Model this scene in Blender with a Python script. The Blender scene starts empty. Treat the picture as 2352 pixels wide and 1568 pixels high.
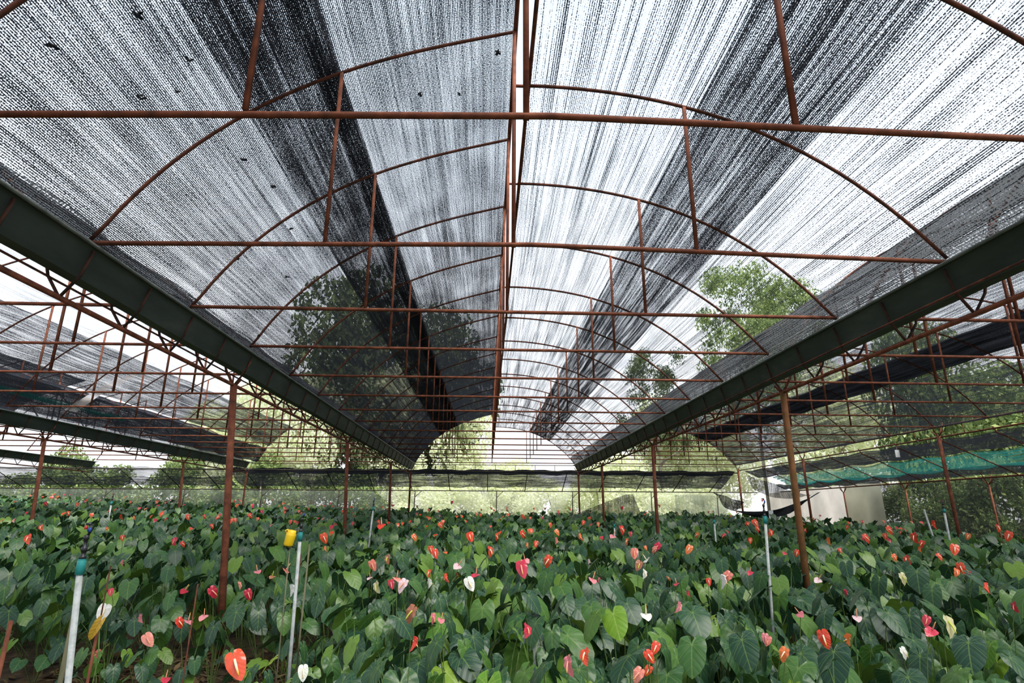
import bpy, math, random
import numpy as np
from mathutils import Vector, Matrix

SC = bpy.context.scene
COL = SC.collection
PI = math.pi
random.seed(7)

# ------------------------------------------------------------------ camera
HC = 1.6                                   # eye height above the soil
TH, YAW, ROLL = 0.28283, -0.03934, 0.00478
Rv = Vector((math.cos(YAW), math.sin(YAW), 0)); Yv = Vector((-math.sin(YAW), math.cos(YAW), 0)); Zv = Vector((0, 0, 1))
Fw = Yv*math.cos(TH) + Zv*math.sin(TH); Up = Zv*math.cos(TH) - Yv*math.sin(TH)
R2 = Rv*math.cos(ROLL) + Up*math.sin(ROLL); U2 = Up*math.cos(ROLL) - Rv*math.sin(ROLL)
cam = bpy.data.cameras.new('camera'); cam.sensor_width = 36.0; cam.sensor_fit = 'HORIZONTAL'
cam.lens = 1350.0/2352.0*36.0; cam.clip_start = 0.05; cam.clip_end = 500
camo = bpy.data.objects.new('camera', cam); COL.objects.link(camo)
camo.matrix_world = Matrix(((R2.x, U2.x, -Fw.x, 0), (R2.y, U2.y, -Fw.y, 0), (R2.z, U2.z, -Fw.z, HC), (0, 0, 0, 1)))
SC.camera = camo

# ------------------------------------------------------------------ sky, exposure
W = bpy.data.worlds.new('sky'); SC.world = W; W.use_nodes = True
nt = W.node_tree; bg = nt.nodes['Background']
tc = nt.nodes.new('ShaderNodeTexCoord'); sx = nt.nodes.new('ShaderNodeSeparateXYZ')
rp = nt.nodes.new('ShaderNodeValToRGB')
nt.links.new(tc.outputs['Generated'], sx.inputs[0]); nt.links.new(sx.outputs['Z'], rp.inputs[0])
rp.color_ramp.elements[0].position = 0.0; rp.color_ramp.elements[0].color = (0.97, 0.98, 1.0, 1)
rp.color_ramp.elements[1].position = 0.75; rp.color_ramp.elements[1].color = (0.70, 0.83, 1.0, 1)
nt.links.new(rp.outputs[0], bg.inputs['Color']); bg.inputs['Strength'].default_value = 1.35
sun = bpy.data.lights.new('sun', 'SUN'); sun.energy = 7.2; sun.angle = math.radians(40); sun.color = (1.0, 0.96, 0.88)
suno = bpy.data.objects.new('sun', sun); COL.objects.link(suno); suno.rotation_euler = (math.radians(28), math.radians(18), 0)
SC.view_settings.view_transform = 'Standard'; SC.view_settings.look = 'None'
SC.view_settings.gamma = 1.0; SC.view_settings.use_curve_mapping = False
SC.view_settings.exposure = 0.0
SC.cycles.transparent_max_bounces = 24; SC.cycles.max_bounces = 8

# ------------------------------------------------------------------ materials
def new_mat(name):
    m = bpy.data.materials.new(name); m.use_nodes = True
    n = m.node_tree; n.nodes.clear(); return m, n.nodes, n.links
def node(N, t, **kw):
    x = N.new(t)
    for k, v in kw.items(): setattr(x, k, v)
    return x
def setin(n, **kw):
    for k, v in kw.items(): n.inputs[k.replace('_', ' ')].default_value = v
def math_(N, L, op, a, b=None, c=None):
    n = N.new('ShaderNodeMath'); n.operation = op
    for i, v in enumerate((a, b, c)):
        if v is None: continue
        if isinstance(v, (int, float)): n.inputs[i].default_value = v
        else: L.new(v, n.inputs[i])
    return n.outputs[0]
def ramp(N, L, fac, stops):
    r = N.new('ShaderNodeValToRGB'); e = r.color_ramp.elements
    while len(e) < len(stops): e.new(0.5)
    for i, (p, c) in enumerate(stops): e[i].position = p; e[i].color = (*c, 1)
    L.new(fac, r.inputs[0]); return r.outputs[0]
def noise_mat(name, stops, scale=10, rough=0.7, metal=0.0, bump=0.0, stretch=(1, 1, 1), spec=0.3, detail=4, coat=0.0):
    m, N, L = new_mat(name)
    tc = node(N, 'ShaderNodeTexCoord'); mp = node(N, 'ShaderNodeMapping'); mp.inputs['Scale'].default_value = stretch
    no = node(N, 'ShaderNodeTexNoise'); setin(no, Scale=scale, Detail=detail, Roughness=0.65)
    L.new(tc.outputs['Object'], mp.inputs[0]); L.new(mp.outputs[0], no.inputs[0])
    b = node(N, 'ShaderNodeBsdfPrincipled'); o = node(N, 'ShaderNodeOutputMaterial')
    L.new(ramp(N, L, no.outputs['Fac'], stops), b.inputs['Base Color'])
    b.inputs['Roughness'].default_value = rough; b.inputs['Metallic'].default_value = metal
    b.inputs['Specular IOR Level'].default_value = spec; b.inputs['Coat Weight'].default_value = coat
    if bump:
        bp = node(N, 'ShaderNodeBump'); setin(bp, Strength=bump, Distance=0.01); L.new(no.outputs['Fac'], bp.inputs['Height']); L.new(bp.outputs[0], b.inputs['Normal'])
    L.new(b.outputs[0], o.inputs[0]); return m

RUST = noise_mat('rusted_steel', [(0.25, (0.04, 0.02, 0.013)), (0.5, (0.16, 0.050, 0.026)), (0.75, (0.28, 0.095, 0.05))], 9, 0.85, 0, 0.3)
RUST_DARK = noise_mat('dark_rusted_steel', [(0.3, (0.025, 0.015, 0.011)), (0.5, (0.10, 0.034, 0.02)), (0.75, (0.19, 0.065, 0.035))], 9, 0.85, 0, 0.3)
MOSSY = noise_mat('rusted_steel_post', [(0.3, (0.07, 0.05, 0.015)), (0.5, (0.17, 0.075, 0.025)), (0.7, (0.25, 0.10, 0.045))], 6, 0.85, 0, 0.3)
GALV = noise_mat('weathered_gutter_sheet', [(0.25, (0.035, 0.045, 0.043)), (0.55, (0.065, 0.082, 0.078)), (0.8, (0.12, 0.14, 0.13))], 3, 0.6, 0.0, 0.05, (1, 0.3, 1))
LIP = noise_mat('gutter_lip', [(0.3, (0.05, 0.06, 0.055)), (0.7, (0.15, 0.17, 0.155))], 6, 0.5)
DARKRUST = noise_mat('dark_bracket_steel', [(0.3, (0.015, 0.010, 0.008)), (0.7, (0.08, 0.032, 0.02))], 10, 0.85)
DARKPIPE = noise_mat('blackened_pipe', [(0.3, (0.02, 0.02, 0.018)), (0.7, (0.07, 0.05, 0.035))], 10, 0.8)
SOIL = noise_mat('soil_litter', [(0.3, (0.018, 0.012, 0.008)), (0.55, (0.07, 0.048, 0.028)), (0.75, (0.16, 0.12, 0.06))], 14, 0.95, 0, 1.0, detail=8)
PVC = noise_mat('grey_pvc', [(0.35, (0.30, 0.33, 0.33)), (0.6, (0.45, 0.48, 0.47))], 30, 0.5)
TEALP = noise_mat('teal_plastic', [(0.3, (0.02, 0.22, 0.22)), (0.7, (0.04, 0.32, 0.31))], 20, 0.4)
BLACKP = noise_mat('black_plastic', [(0.3, (0.008, 0.009, 0.012)), (0.7, (0.02, 0.02, 0.025))], 20, 0.35, spec=0.5)
BLUEP = noise_mat('blue_plastic', [(0.3, (0.02, 0.06, 0.35)), (0.7, (0.03, 0.1, 0.5))], 20, 0.35)
REDP = noise_mat('red_plastic', [(0.3, (0.5, 0.03, 0.03)), (0.7, (0.65, 0.05, 0.05))], 20, 0.35)
YELLOWP = noise_mat('yellow_plastic', [(0.3, (0.85, 0.52, 0.01)), (0.7, (0.95, 0.66, 0.02))], 12, 0.35, spec=0.5)
BAMBOO = noise_mat('weathered_stake', [(0.3, (0.10, 0.10, 0.05)), (0.7, (0.2, 0.19, 0.12))], 20, 0.85, stretch=(1, 1, 0.2))
TAGW = noise_mat('white_tag', [(0.3, (0.7, 0.72, 0.74)), (0.7, (0.85, 0.87, 0.88))], 5, 0.6)
BARK = noise_mat('tree_bark', [(0.3, (0.24, 0.21, 0.17)), (0.7, (0.46, 0.42, 0.36))], 8, 0.9, 0, 0.5, (1, 1, 0.3))

def net_mat(name, opacity, su=105, sv=120, line=0.5, streak=0.30, col=(0.020, 0.022, 0.027), pitch=0.0125, amb=0.08, grid=False, soft=0.085, hole=None):
    """Knitted shade net: threads are dark cloth, the holes between them are open."""
    m, N, L = new_mat(name)
    uv = node(N, 'ShaderNodeUVMap'); sp = node(N, 'ShaderNodeSeparateXYZ'); L.new(uv.outputs[0], sp.inputs[0])
    u, v = sp.outputs[0], sp.outputs[1]
    def nz(a, b, det=1.0, off=0.0):
        cb = node(N, 'ShaderNodeCombineXYZ'); L.new(math_(N, L, 'MULTIPLY', u, a), cb.inputs[0]); L.new(math_(N, L, 'MULTIPLY', v, b), cb.inputs[1]); cb.inputs[2].default_value = off
        n = node(N, 'ShaderNodeTexNoise'); setin(n, Scale=1.0, Detail=det, Roughness=0.5); L.new(cb.outputs[0], n.inputs[0]); return n.outputs['Fac']
    wob = math_(N, L, 'MULTIPLY', nz(2.5, 0.8, 1, 5.0), 0.02)
    uu = math_(N, L, 'ADD', u, wob)
    wave = math_(N, L, 'SINE', math_(N, L, 'MULTIPLY', uu, 2*PI/pitch))
    n1 = nz(su, sv, 2); n2 = nz(45, 0.5, 1, 2.0); n2b = nz(11, 0.25, 1, 9.0); n3 = nz(3.5, 1.4, 2, 4.0)
    acc = math_(N, L, 'MULTIPLY_ADD', math_(N, L, 'SUBTRACT', n1, 0.5), 1.0, 0.5)
    acc = math_(N, L, 'MULTIPLY_ADD', math_(N, L, 'SUBTRACT', n2, 0.5), streak, acc)
    acc = math_(N, L, 'MULTIPLY_ADD', math_(N, L, 'SUBTRACT', n2b, 0.5), streak*0.55, acc)
    acc = math_(N, L, 'MULTIPLY_ADD', math_(N, L, 'SUBTRACT', n3, 0.5), 0.22, acc)
    acc = math_(N, L, 'MULTIPLY_ADD', wave, line*0.22, acc)
    if grid:
        wv = math_(N, L, 'SINE', math_(N, L, 'MULTIPLY', v, 2*PI/0.03)); acc = math_(N, L, 'MULTIPLY_ADD', wv, 0.09, acc)
    # spread of the sum is about 0.16 : turn the wanted cover into a threshold
    from statistics import NormalDist
    thr0 = 0.5 + 0.135*NormalDist().inv_cdf(1.0-opacity)
    mr = node(N, 'ShaderNodeMapRange'); mr.interpolation_type = 'SMOOTHSTEP'
    far = math_(N, L, 'MINIMUM', math_(N, L, 'MAXIMUM', math_(N, L, 'MULTIPLY_ADD', v, 1/14.0, -5/14.0), 0.0), 1.0)     # cover grows with distance: darkening at a grazing view painted into the net
    acc = math_(N, L, 'MULTIPLY_ADD', far, amb, acc)
    L.new(acc, mr.inputs['Value']); mr.inputs['From Min'].default_value = thr0-soft; mr.inputs['From Max'].default_value = thr0+soft
    tr = node(N, 'ShaderNodeBsdfTransparent'); df = node(N, 'ShaderNodeBsdfDiffuse'); df.inputs[0].default_value = (*col, 1)
    tl = node(N, 'ShaderNodeBsdfTranslucent'); tl.inputs[0].default_value = (*[c*1.1 for c in col], 1)
    ad = node(N, 'ShaderNodeMixShader'); ad.inputs[0].default_value = 0.35; L.new(df.outputs[0], ad.inputs[1]); L.new(tl.outputs[0], ad.inputs[2])
    mx = node(N, 'ShaderNodeMixShader'); L.new(mr.outputs[0], mx.inputs[0]); L.new(tr.outputs[0], mx.inputs[1]); L.new(ad.outputs[0], mx.inputs[2])
    o = node(N, 'ShaderNodeOutputMaterial'); L.new(mx.outputs[0], o.inputs[0]); return m

NET_L = net_mat('dense_black_shade_net', 0.62, line=0.6, streak=0.30, amb=0.25)
NET_R = net_mat('open_black_shade_net', 0.165, line=0.8, streak=0.85, su=90, sv=90, pitch=0.0145, amb=0.14)
NET_BL = net_mat('overlapped_black_net', 0.74, line=0.25, streak=0.35)
NET_BR = net_mat('overlapped_streaky_net', 0.72, line=0.6, streak=0.6, sv=80)
NET_G = net_mat('coarse_grey_net', 0.66, su=45, sv=60, line=0.6, streak=0.25, col=(0.16, 0.17, 0.18), pitch=0.022, grid=True)
NET_BLACK = net_mat('heavy_black_net', 0.985, line=0.2, streak=0.3)
NET_FILM = net_mat('pale_open_net', 0.10, line=0.6, streak=0.6, col=(0.3, 0.32, 0.34), amb=0.0)
NET_DK = net_mat('dark_shade_net', 0.80, line=0.4, streak=0.4)
NET_MID = net_mat('mid_shade_net', 0.60, line=0.5, streak=0.45, col=(0.025, 0.028, 0.036))
NET_TEAL = net_mat('teal_shade_net', 0.46, line=0.7, streak=0.6, col=(0.02, 0.17, 0.155))
NET_WALL = net_mat('thin_wall_net', 0.50, line=0.3, streak=0.2, col=(0.26, 0.30, 0.25), amb=0.0)
NET_WALLP = net_mat('pale_wall_net', 0.40, line=0.3, streak=0.2, col=(0.75, 0.78, 0.62), amb=0.0)
NET_WALLD = net_mat('dark_wall_net', 0.66, line=0.3, streak=0.2, col=(0.03, 0.033, 0.035), amb=0.0)

def sheet_mat(name, col, trans=0.5):
    m, N, L = new_mat(name)
    tc = node(N, 'ShaderNodeTexCoord'); no = node(N, 'ShaderNodeTexNoise'); setin(no, Scale=2.0, Detail=5.0); L.new(tc.outputs['Object'], no.inputs[0])
    c = ramp(N, L, no.outputs['Fac'], [(0.3, tuple(x*0.82 for x in col)), (0.65, col)])
    df = node(N, 'ShaderNodeBsdfDiffuse'); tl = node(N, 'ShaderNodeBsdfTranslucent'); L.new(c, df.inputs[0]); L.new(c, tl.inputs[0])
    mx = node(N, 'ShaderNodeMixShader'); mx.inputs[0].default_value = trans; L.new(df.outputs[0], mx.inputs[1]); L.new(tl.outputs[0], mx.inputs[2])
    o = node(N, 'ShaderNodeOutputMaterial'); L.new(mx.outputs[0], o.inputs[0]); return m
SHEET_PINK = sheet_mat('milky_plastic_sheet', (0.95, 0.87, 0.84), 0.8)
SHEET_GREY = sheet_mat('weathered_plastic_sheet', (0.42, 0.42, 0.33), 0.6)

def leaf_mat(name, ramp_cols, veins=True, vein_col=(0.16, 0.26, 0.06), rough=0.36, trans=0.12, coat=0.0):
    m, N, L = new_mat(name)
    uv = node(N, 'ShaderNodeUVMap'); sp = node(N, 'ShaderNodeSeparateXYZ'); L.new(uv.outputs[0], sp.inputs[0])
    x = math_(N, L, 'MULTIPLY_ADD', sp.outputs[0], 2.0, -1.0); y = sp.outputs[1]     # blade coordinates
    ax = math_(N, L, 'ABSOLUTE', x)
    oi = node(N, 'ShaderNodeObjectInfo'); ge = node(N, 'ShaderNodeNewGeometry')
    rnd = math_(N, L, 'FRACT', math_(N, L, 'ADD', oi.outputs['Random'], ge.outputs['Random Per Island']))
    col = ramp(N, L, rnd, ramp_cols)
    mid = math_(N, L, 'LESS_THAN', ax, 0.022)
    q = math_(N, L, 'FRACT', math_(N, L, 'MULTIPLY', math_(N, L, 'SUBTRACT', y, math_(N, L, 'MULTIPLY', ax, 0.55)), 6.0))
    lat = math_(N, L, 'MULTIPLY', math_(N, L, 'LESS_THAN', math_(N, L, 'ABSOLUTE', math_(N, L, 'SUBTRACT', q, 0.5)), 0.055), 0.45)
    yc = math_(N, L, 'MULTIPLY_ADD', y, 1.4, -0.4); xc = math_(N, L, 'MULTIPLY', ax, 0.8)
    rad = math_(N, L, 'SQRT', math_(N, L, 'ADD', math_(N, L, 'MULTIPLY', xc, xc), math_(N, L, 'MULTIPLY', yc, yc)))
    vn = math_(N, L, 'MAXIMUM', mid, lat)
    for dg in (42, 80, 118, 150):
        ca, sa = math.cos(math.radians(dg)), math.sin(math.radians(dg))
        ds = math_(N, L, 'ABSOLUTE', math_(N, L, 'SUBTRACT', math_(N, L, 'MULTIPLY', xc, ca), math_(N, L, 'MULTIPLY', yc, sa)))
        al = math_(N, L, 'ADD', math_(N, L, 'MULTIPLY', xc, sa), math_(N, L, 'MULTIPLY', yc, ca))
        ln = math_(N, L, 'MULTIPLY', math_(N, L, 'LESS_THAN', ds, 0.010), math_(N, L, 'GREATER_THAN', al, 0.0))
        vn = math_(N, L, 'MAXIMUM', vn, math_(N, L, 'MULTIPLY', ln, 0.75))
    vn = math_(N, L, 'MAXIMUM', vn, math_(N, L, 'MULTIPLY', math_(N, L, 'LESS_THAN', rad, 0.045), 1.2))
    no = node(N, 'ShaderNodeTexNoise'); setin(no, Scale=35.0, Detail=3.0)
    tcn = node(N, 'ShaderNodeTexCoord'); L.new(tcn.outputs['Object'], no.inputs[0])
    mixn = node(N, 'ShaderNodeMixRGB'); mixn.blend_type = 'MULTIPLY'; mixn.inputs[0].default_value = 0.5
    L.new(col, mixn.inputs[1]); L.new(ramp(N, L, no.outputs['Fac'], [(0.3, (0.7, 0.7, 0.7)), (0.7, (1, 1, 1))]), mixn.inputs[2])
    mx = node(N, 'ShaderNodeMixRGB'); mx.inputs[2].default_value = (*vein_col, 1); L.new(mixn.outputs[0], mx.inputs[1])
    L.new(math_(N, L, 'MULTIPLY', vn, 0.55 if veins else 0.12), mx.inputs[0])
    b = node(N, 'ShaderNodeBsdfPrincipled'); L.new(mx.outputs[0], b.inputs['Base Color'])
    b.inputs['Roughness'].default_value = rough; b.inputs['Specular IOR Level'].default_value = 0.45; b.inputs['Coat Weight'].default_value = coat
    bp = node(N, 'ShaderNodeBump'); setin(bp, Strength=0.35, Distance=0.004)
    L.new(math_(N, L, 'SUBTRACT', math_(N, L, 'ABSOLUTE', math_(N, L, 'SUBTRACT', q, 0.5)), math_(N, L, 'MULTIPLY', vn, 0.3)), bp.inputs['Height']); L.new(bp.outputs[0], b.inputs['Normal'])
    tl = node(N, 'ShaderNodeBsdfTranslucent'); L.new(mx.outputs[0], tl.inputs[0])
    ms = node(N, 'ShaderNodeMixShader'); ms.inputs[0].default_value = trans; L.new(b.outputs[0], ms.inputs[1]); L.new(tl.outputs[0], ms.inputs[2])
    o = node(N, 'ShaderNodeOutputMaterial'); L.new(ms.outputs[0], o.inputs[0]); return m

LEAF = leaf_mat('anthurium_leaf', [(0.0, (0.018, 0.058, 0.034)), (0.35, (0.024, 0.078, 0.036)), (0.6, (0.036, 0.105, 0.032)), (0.82, (0.065, 0.16, 0.026)), (1.0, (0.14, 0.25, 0.03))])
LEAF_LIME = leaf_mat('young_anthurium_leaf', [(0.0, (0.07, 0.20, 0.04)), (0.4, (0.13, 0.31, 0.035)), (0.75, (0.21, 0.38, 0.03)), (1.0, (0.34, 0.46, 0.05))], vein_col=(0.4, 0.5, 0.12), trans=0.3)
STALK = noise_mat('leaf_stalk', [(0.3, (0.06, 0.12, 0.03)), (0.7, (0.16, 0.24, 0.06))], 20, 0.6)
def fm(name, a, b): return leaf_mat(name, [(0.0, a), (1.0, b)], veins=False, vein_col=tuple(x*0.55 for x in a), rough=0.22, trans=0.22, coat=0.3)
FLM = {'r': fm('red_orange_spathe', (0.85, 0.06, 0.03), (0.95, 0.12, 0.05)), 'o': fm('orange_spathe', (0.95, 0.16, 0.05), (1.0, 0.26, 0.08)),
       'c': fm('crimson_spathe', (0.55, 0.02, 0.05), (0.75, 0.05, 0.10)), 'p': fm('pink_spathe', (0.85, 0.22, 0.26), (0.95, 0.36, 0.38)),
       's': fm('salmon_spathe', (0.90, 0.24, 0.18), (0.98, 0.38, 0.30)), 'l': fm('light_pink_spathe', (0.90, 0.58, 0.62), (0.95, 0.70, 0.74)),
       'w': fm('white_spathe', (0.88, 0.87, 0.80), (0.95, 0.95, 0.90)), 'y': fm('cream_green_spathe', (0.62, 0.62, 0.30), (0.72, 0.66, 0.36)),
       'b': fm('withered_spathe', (0.40, 0.14, 0.07), (0.55, 0.22, 0.13))}
def tip_mat(name, a, b):
    m, N, L = new_mat(name)
    uv = node(N, 'ShaderNodeUVMap'); sp = node(N, 'ShaderNodeSeparateXYZ'); L.new(uv.outputs[0], sp.inputs[0])
    bs = node(N, 'ShaderNodeBsdfPrincipled'); L.new(ramp(N, L, sp.outputs[1], [(0.45, a), (0.8, b)]), bs.inputs['Base Color']); bs.inputs['Roughness'].default_value = 0.5
    o = node(N, 'ShaderNodeOutputMaterial'); L.new(bs.outputs[0], o.inputs[0]); return m
SPADIX = tip_mat('cream_yellow_spadix', (0.85, 0.72, 0.5), (0.85, 0.45, 0.06))
SPADIX_P = tip_mat('pink_orange_spadix', (0.8, 0.32, 0.22), (0.85, 0.42, 0.12))
SPADIX_B = tip_mat('brown_spadix', (0.25, 0.12, 0.07), (0.18, 0.10, 0.05))
SPADIX_Y = tip_mat('green_yellow_spadix', (0.5, 0.55, 0.06), (0.55, 0.6, 0.08))

# ------------------------------------------------------------------ helpers
class MB:
    def __init__(s): s.v = []; s.f = []; s.uv = []; s.mi = []
    def add(s, verts, faces, uvs=None, mi=0):
        b = len(s.v); s.v += [tuple(p) for p in verts]; s.f += [tuple(i+b for i in f) for f in faces]
        s.uv += list(uvs) if uvs is not None else [(0, 0)]*len(verts); s.mi += [mi]*len(faces)
    def tube(s, pts, r, n=8, caps=True, mi=0):
        pts = [Vector(p) for p in pts]; rr = r if isinstance(r, (list, tuple)) else [r]*len(pts); V = []; U = []
        d0 = (pts[1]-pts[0]).normalized(); ref = Vector((0, 0, 1)) if abs(d0.z) < 0.9 else Vector((1, 0, 0))
        a = d0.cross(ref).normalized(); tot = max(1, len(pts)-1)
        for i, p in enumerate(pts):
            d = (pts[min(i+1, len(pts)-1)]-pts[max(i-1, 0)]).normalized()
            a = (a - d*a.dot(d)).normalized(); b = d.cross(a)
            for k in range(n):
                t = 2*PI*k/n+PI/n; V.append(p+(a*math.cos(t)+b*math.sin(t))*rr[i]); U.append((k/n, i/tot))
        F = [(i*n+k, i*n+(k+1) % n, (i+1)*n+(k+1) % n, (i+1)*n+k) for i in range(len(pts)-1) for k in range(n)]
        if caps: F += [tuple(range(n-1, -1, -1)), tuple((len(pts)-1)*n+k for k in range(n))]
        s.add(V, F, U, mi)
    def box(s, c, d, mi=0):
        x, y, z = c; a, b, e = d[0]/2, d[1]/2, d[2]/2
        V = [(x+i*a, y+j*b, z+k*e) for i in (-1, 1) for j in (-1, 1) for k in (-1, 1)]
        s.add(V, [(0, 1, 3, 2), (4, 6, 7, 5), (0, 4, 5, 1), (2, 3, 7, 6), (0, 2, 6, 4), (1, 5, 7, 3)], None, mi)
    def lathe(s, prof, n=16, mi=0, c=(0, 0, 0)):
        V = [(c[0]+r*math.cos(2*PI*k/n), c[1]+r*math.sin(2*PI*k/n), c[2]+z) for r, z in prof for k in range(n)]
        s.add(V, [(i*n+k, i*n+(k+1) % n, (i+1)*n+(k+1) % n, (i+1)*n+k) for i in range(len(prof)-1) for k in range(n)], None, mi)
    def mesh(s, name, mats, smooth=True):
        me = bpy.data.meshes.new(name); me.from_pydata(s.v, [], s.f)
        for m in (mats if isinstance(mats, (list, tuple)) else [mats]): me.materials.append(m)
        ul = me.uv_layers.new(name='UVMap'); li = np.empty(len(me.loops), np.int32); me.loops.foreach_get('vertex_index', li)
        ul.data.foreach_set('uv', np.array(s.uv, np.float32)[li].ravel())
        me.polygons.foreach_set('material_index', np.array(s.mi, np.int32)); me.polygons.foreach_set('use_smooth', np.full(len(me.polygons), smooth))
        me.update(); return me
    def build(s, name, mats, parent=None, smooth=True):
        return link(name, s.mesh(name, mats, smooth), parent)
def link(name, me, parent=None):
    o = bpy.data.objects.new(name, me); COL.objects.link(o)
    if parent is not None: o.parent = parent
    return o
def tag(o, label=None, cat=None, group=None, kind=None):
    if label: o['label'] = label
    if cat: o['category'] = cat
    if group: o['group'] = group
    if kind: o['kind'] = kind
    return o
def thing(name, loc, label, cat, group=None):
    o = bpy.data.objects.new(name, None); COL.objects.link(o); o.location = loc; o.empty_display_size = 0.05
    return tag(o, label, cat, group)
ORD = ['nearest the camera', 'second from the camera', 'third from the camera', 'fourth from the camera', 'fifth from the camera', 'sixth from the camera',
       'seventh from the camera', 'eighth from the camera', 'ninth from the camera', 'tenth from the camera', 'eleventh from the camera', 'twelfth from the camera',
       'third from the far end', 'second from the far end', 'at the far end']

# ------------------------------------------------------------------ terrain
def gz(x, y): return 0.034*max(0, y-3) - (0.027*min(max(x, -18), 0)+0.005*min(max(x, 0), 14))*min(1, max(0, (y-2)/8))
def low(x, y): return 1/(1+math.exp(max(-50, min(50, (x+1.0)/0.25))))/(1+math.exp(max(-50, min(50, (y-5.6)/0.35))))
def hc(x, y): return 0.98-0.42*low(x, y)
b = MB(); nx, ny = 90, 70
xs = np.linspace(-60, 60, nx); ys = np.linspace(-12, 70, ny); V = []
for y in ys:
    for x in xs: V.append((x, y, gz(x, min(y, 26))+random.uniform(-.015, .015)))
b.add(V, [(j*nx+i, j*nx+i+1, (j+1)*nx+i+1, (j+1)*nx+i) for j in range(ny-1) for i in range(nx-1)])
g = b.build('ground', SOIL); tag(g, 'dark soil ground littered with dry leaves', kind='structure')

# ------------------------------------------------------------------ steel frame
YD = 1.3918
def ty(k): return 22.44 if k == 15 else 3.755+(k-2)*YD
ZT = HC+1.78                                # tie height
PL = [(-2.72, 1.765), (-2.645, 1.84), (-2.562, 2.014), (-2.417, 2.216), (-2.252, 2.4), (-2.067, 2.60), (-1.834, 2.778), (-1.42, 3.045), (-1.105, 3.215), (-0.667, 3.385), (-0.216, 3.52), (0.17, 3.63)]
PR = [(0.25, 3.125), (0.699, 3.114), (1.039, 3.067), (1.433, 2.975), (1.66, 2.913), (1.9, 2.825), (2.351, 2.6), (2.65, 2.394), (2.891, 2.172), (3.09, 1.967), (3.27, 1.765)]
def smooth(P, n=26):
    P = np.array(P); s = np.r_[0, np.cumsum(np.hypot(*np.diff(P, axis=0).T))]; s /= s[-1]
    fx = np.polyfit(s, P[:, 0], 4); fz = np.polyfit(s, P[:, 1], 4); t = np.linspace(0, 1, n)
    X = np.polyval(fx, t); Z = np.polyval(fz, t); X[0], Z[0] = P[0]; X[-1], Z[-1] = P[-1]
    return [(float(a), float(c)) for a, c in zip(X, Z)]
SPL, SPR = smooth(PL), smooth(PR)
def bayx(x, x0, x1): return x0+(x+2.72)*(x1-x0)/5.99          # centre-bay profile stretched to another bay
BAYS = [('centre', -2.72, 3.27), ('left', -8.58, -2.98), ('right', 3.50, 9.45), ('far left', -14.3, -9.0)]
def zat(P, x): return float(np.interp(x, [p[0] for p in P], [p[1] for p in P]))

def lin(a, b, t): return a+(b-a)*t
def truss_meshes(x0, x1, dl=0.0, dr=0.0):
    """every member of one arched truss as its own mesh, in the plane y = 0, z measured from the tie"""
    out = []
    f = lambda x: bayx(x, x0, x1)
    m = MB(); m.tube([(x0, 0, -dl), (lin(x0, x1, .2), 0, -dl*.45), (lin(x0, x1, .5), 0, 0.02 if dl else 0), (lin(x0, x1, .8), 0, -dr*.45), (x1, 0, -dr)], 0.0165, 8); out.append(('tie_beam', m.mesh('tie_beam', RUST)))
    for P in (SPL, SPR):
        m = MB(); m.tube([(f(x), 0, z+HC-ZT) for x, z in P], 0.0135, 8); out.append(('arch_rib', m.mesh('arch_rib', RUST_DARK)))
    for x, P in ((-1.148, SPL), (1.452, SPR)):
        m = MB(); m.tube([(f(x), 0.0, 0), (f(x), 0.0, zat(P, x)+HC-ZT)], 0.0165, 4); out.append(('strut', m.mesh('strut', RUST)))
    m = MB(); m.tube([(f(0.155), 0, 0), (f(0.155), 0, 3.63+HC-ZT)], 0.020, 4); m.tube([(f(0.155), 0, 3.12+HC-ZT), (f(0.25), 0, 3.12+HC-ZT)], 0.013, 6)
    out.append(('king_post', m.mesh('king_post', RUST)))
    return out
for bay, x0, x1 in BAYS:
    parts = truss_meshes(x0, x1)
    ks = range(0, 16) if bay == 'centre' else range(1, 16) if bay != 'far left' else range(4, 16)
    for n, k in enumerate(ks):
        if bay == 'centre': pos = 'just above the camera' if k == 0 else ORD[k-1]
        elif bay == 'far left': pos = ORD[n] if n < 9 else ORD[n+3]
        else: pos = ORD[n]
        t = thing('roof_truss', (0, ty(k), ZT + (0.02 if k in (4,) else 0)), 'rusty arched roof truss of the %s bay, %s' % (bay, pos), 'roof truss', 'arched trusses of the %s bay' % bay)
        for nm, me in (parts if k > 2 else truss_meshes(x0, x1, *((.075, .04) if k < 2 else (.04, .045)))): link(nm, me, t)
# ridge rails
for bay, x0, x1 in BAYS[:3]:
    for x, z, w, sz in ((0.165, 3.645, 'upper', 0.02), (0.265, 3.13, 'lower', 0.016)):
        m = MB(); X = bayx(x, x0, x1); m.tube([(X, -3, z+HC), (X, 8, z+HC-0.01), (X, 22.5, z+HC)], sz, 6)
        tag(m.build('ridge_rail', RUST), 'rusty steel ridge rail along the %s edge of the %s bay vent' % (w, bay), 'roof rail')

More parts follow.
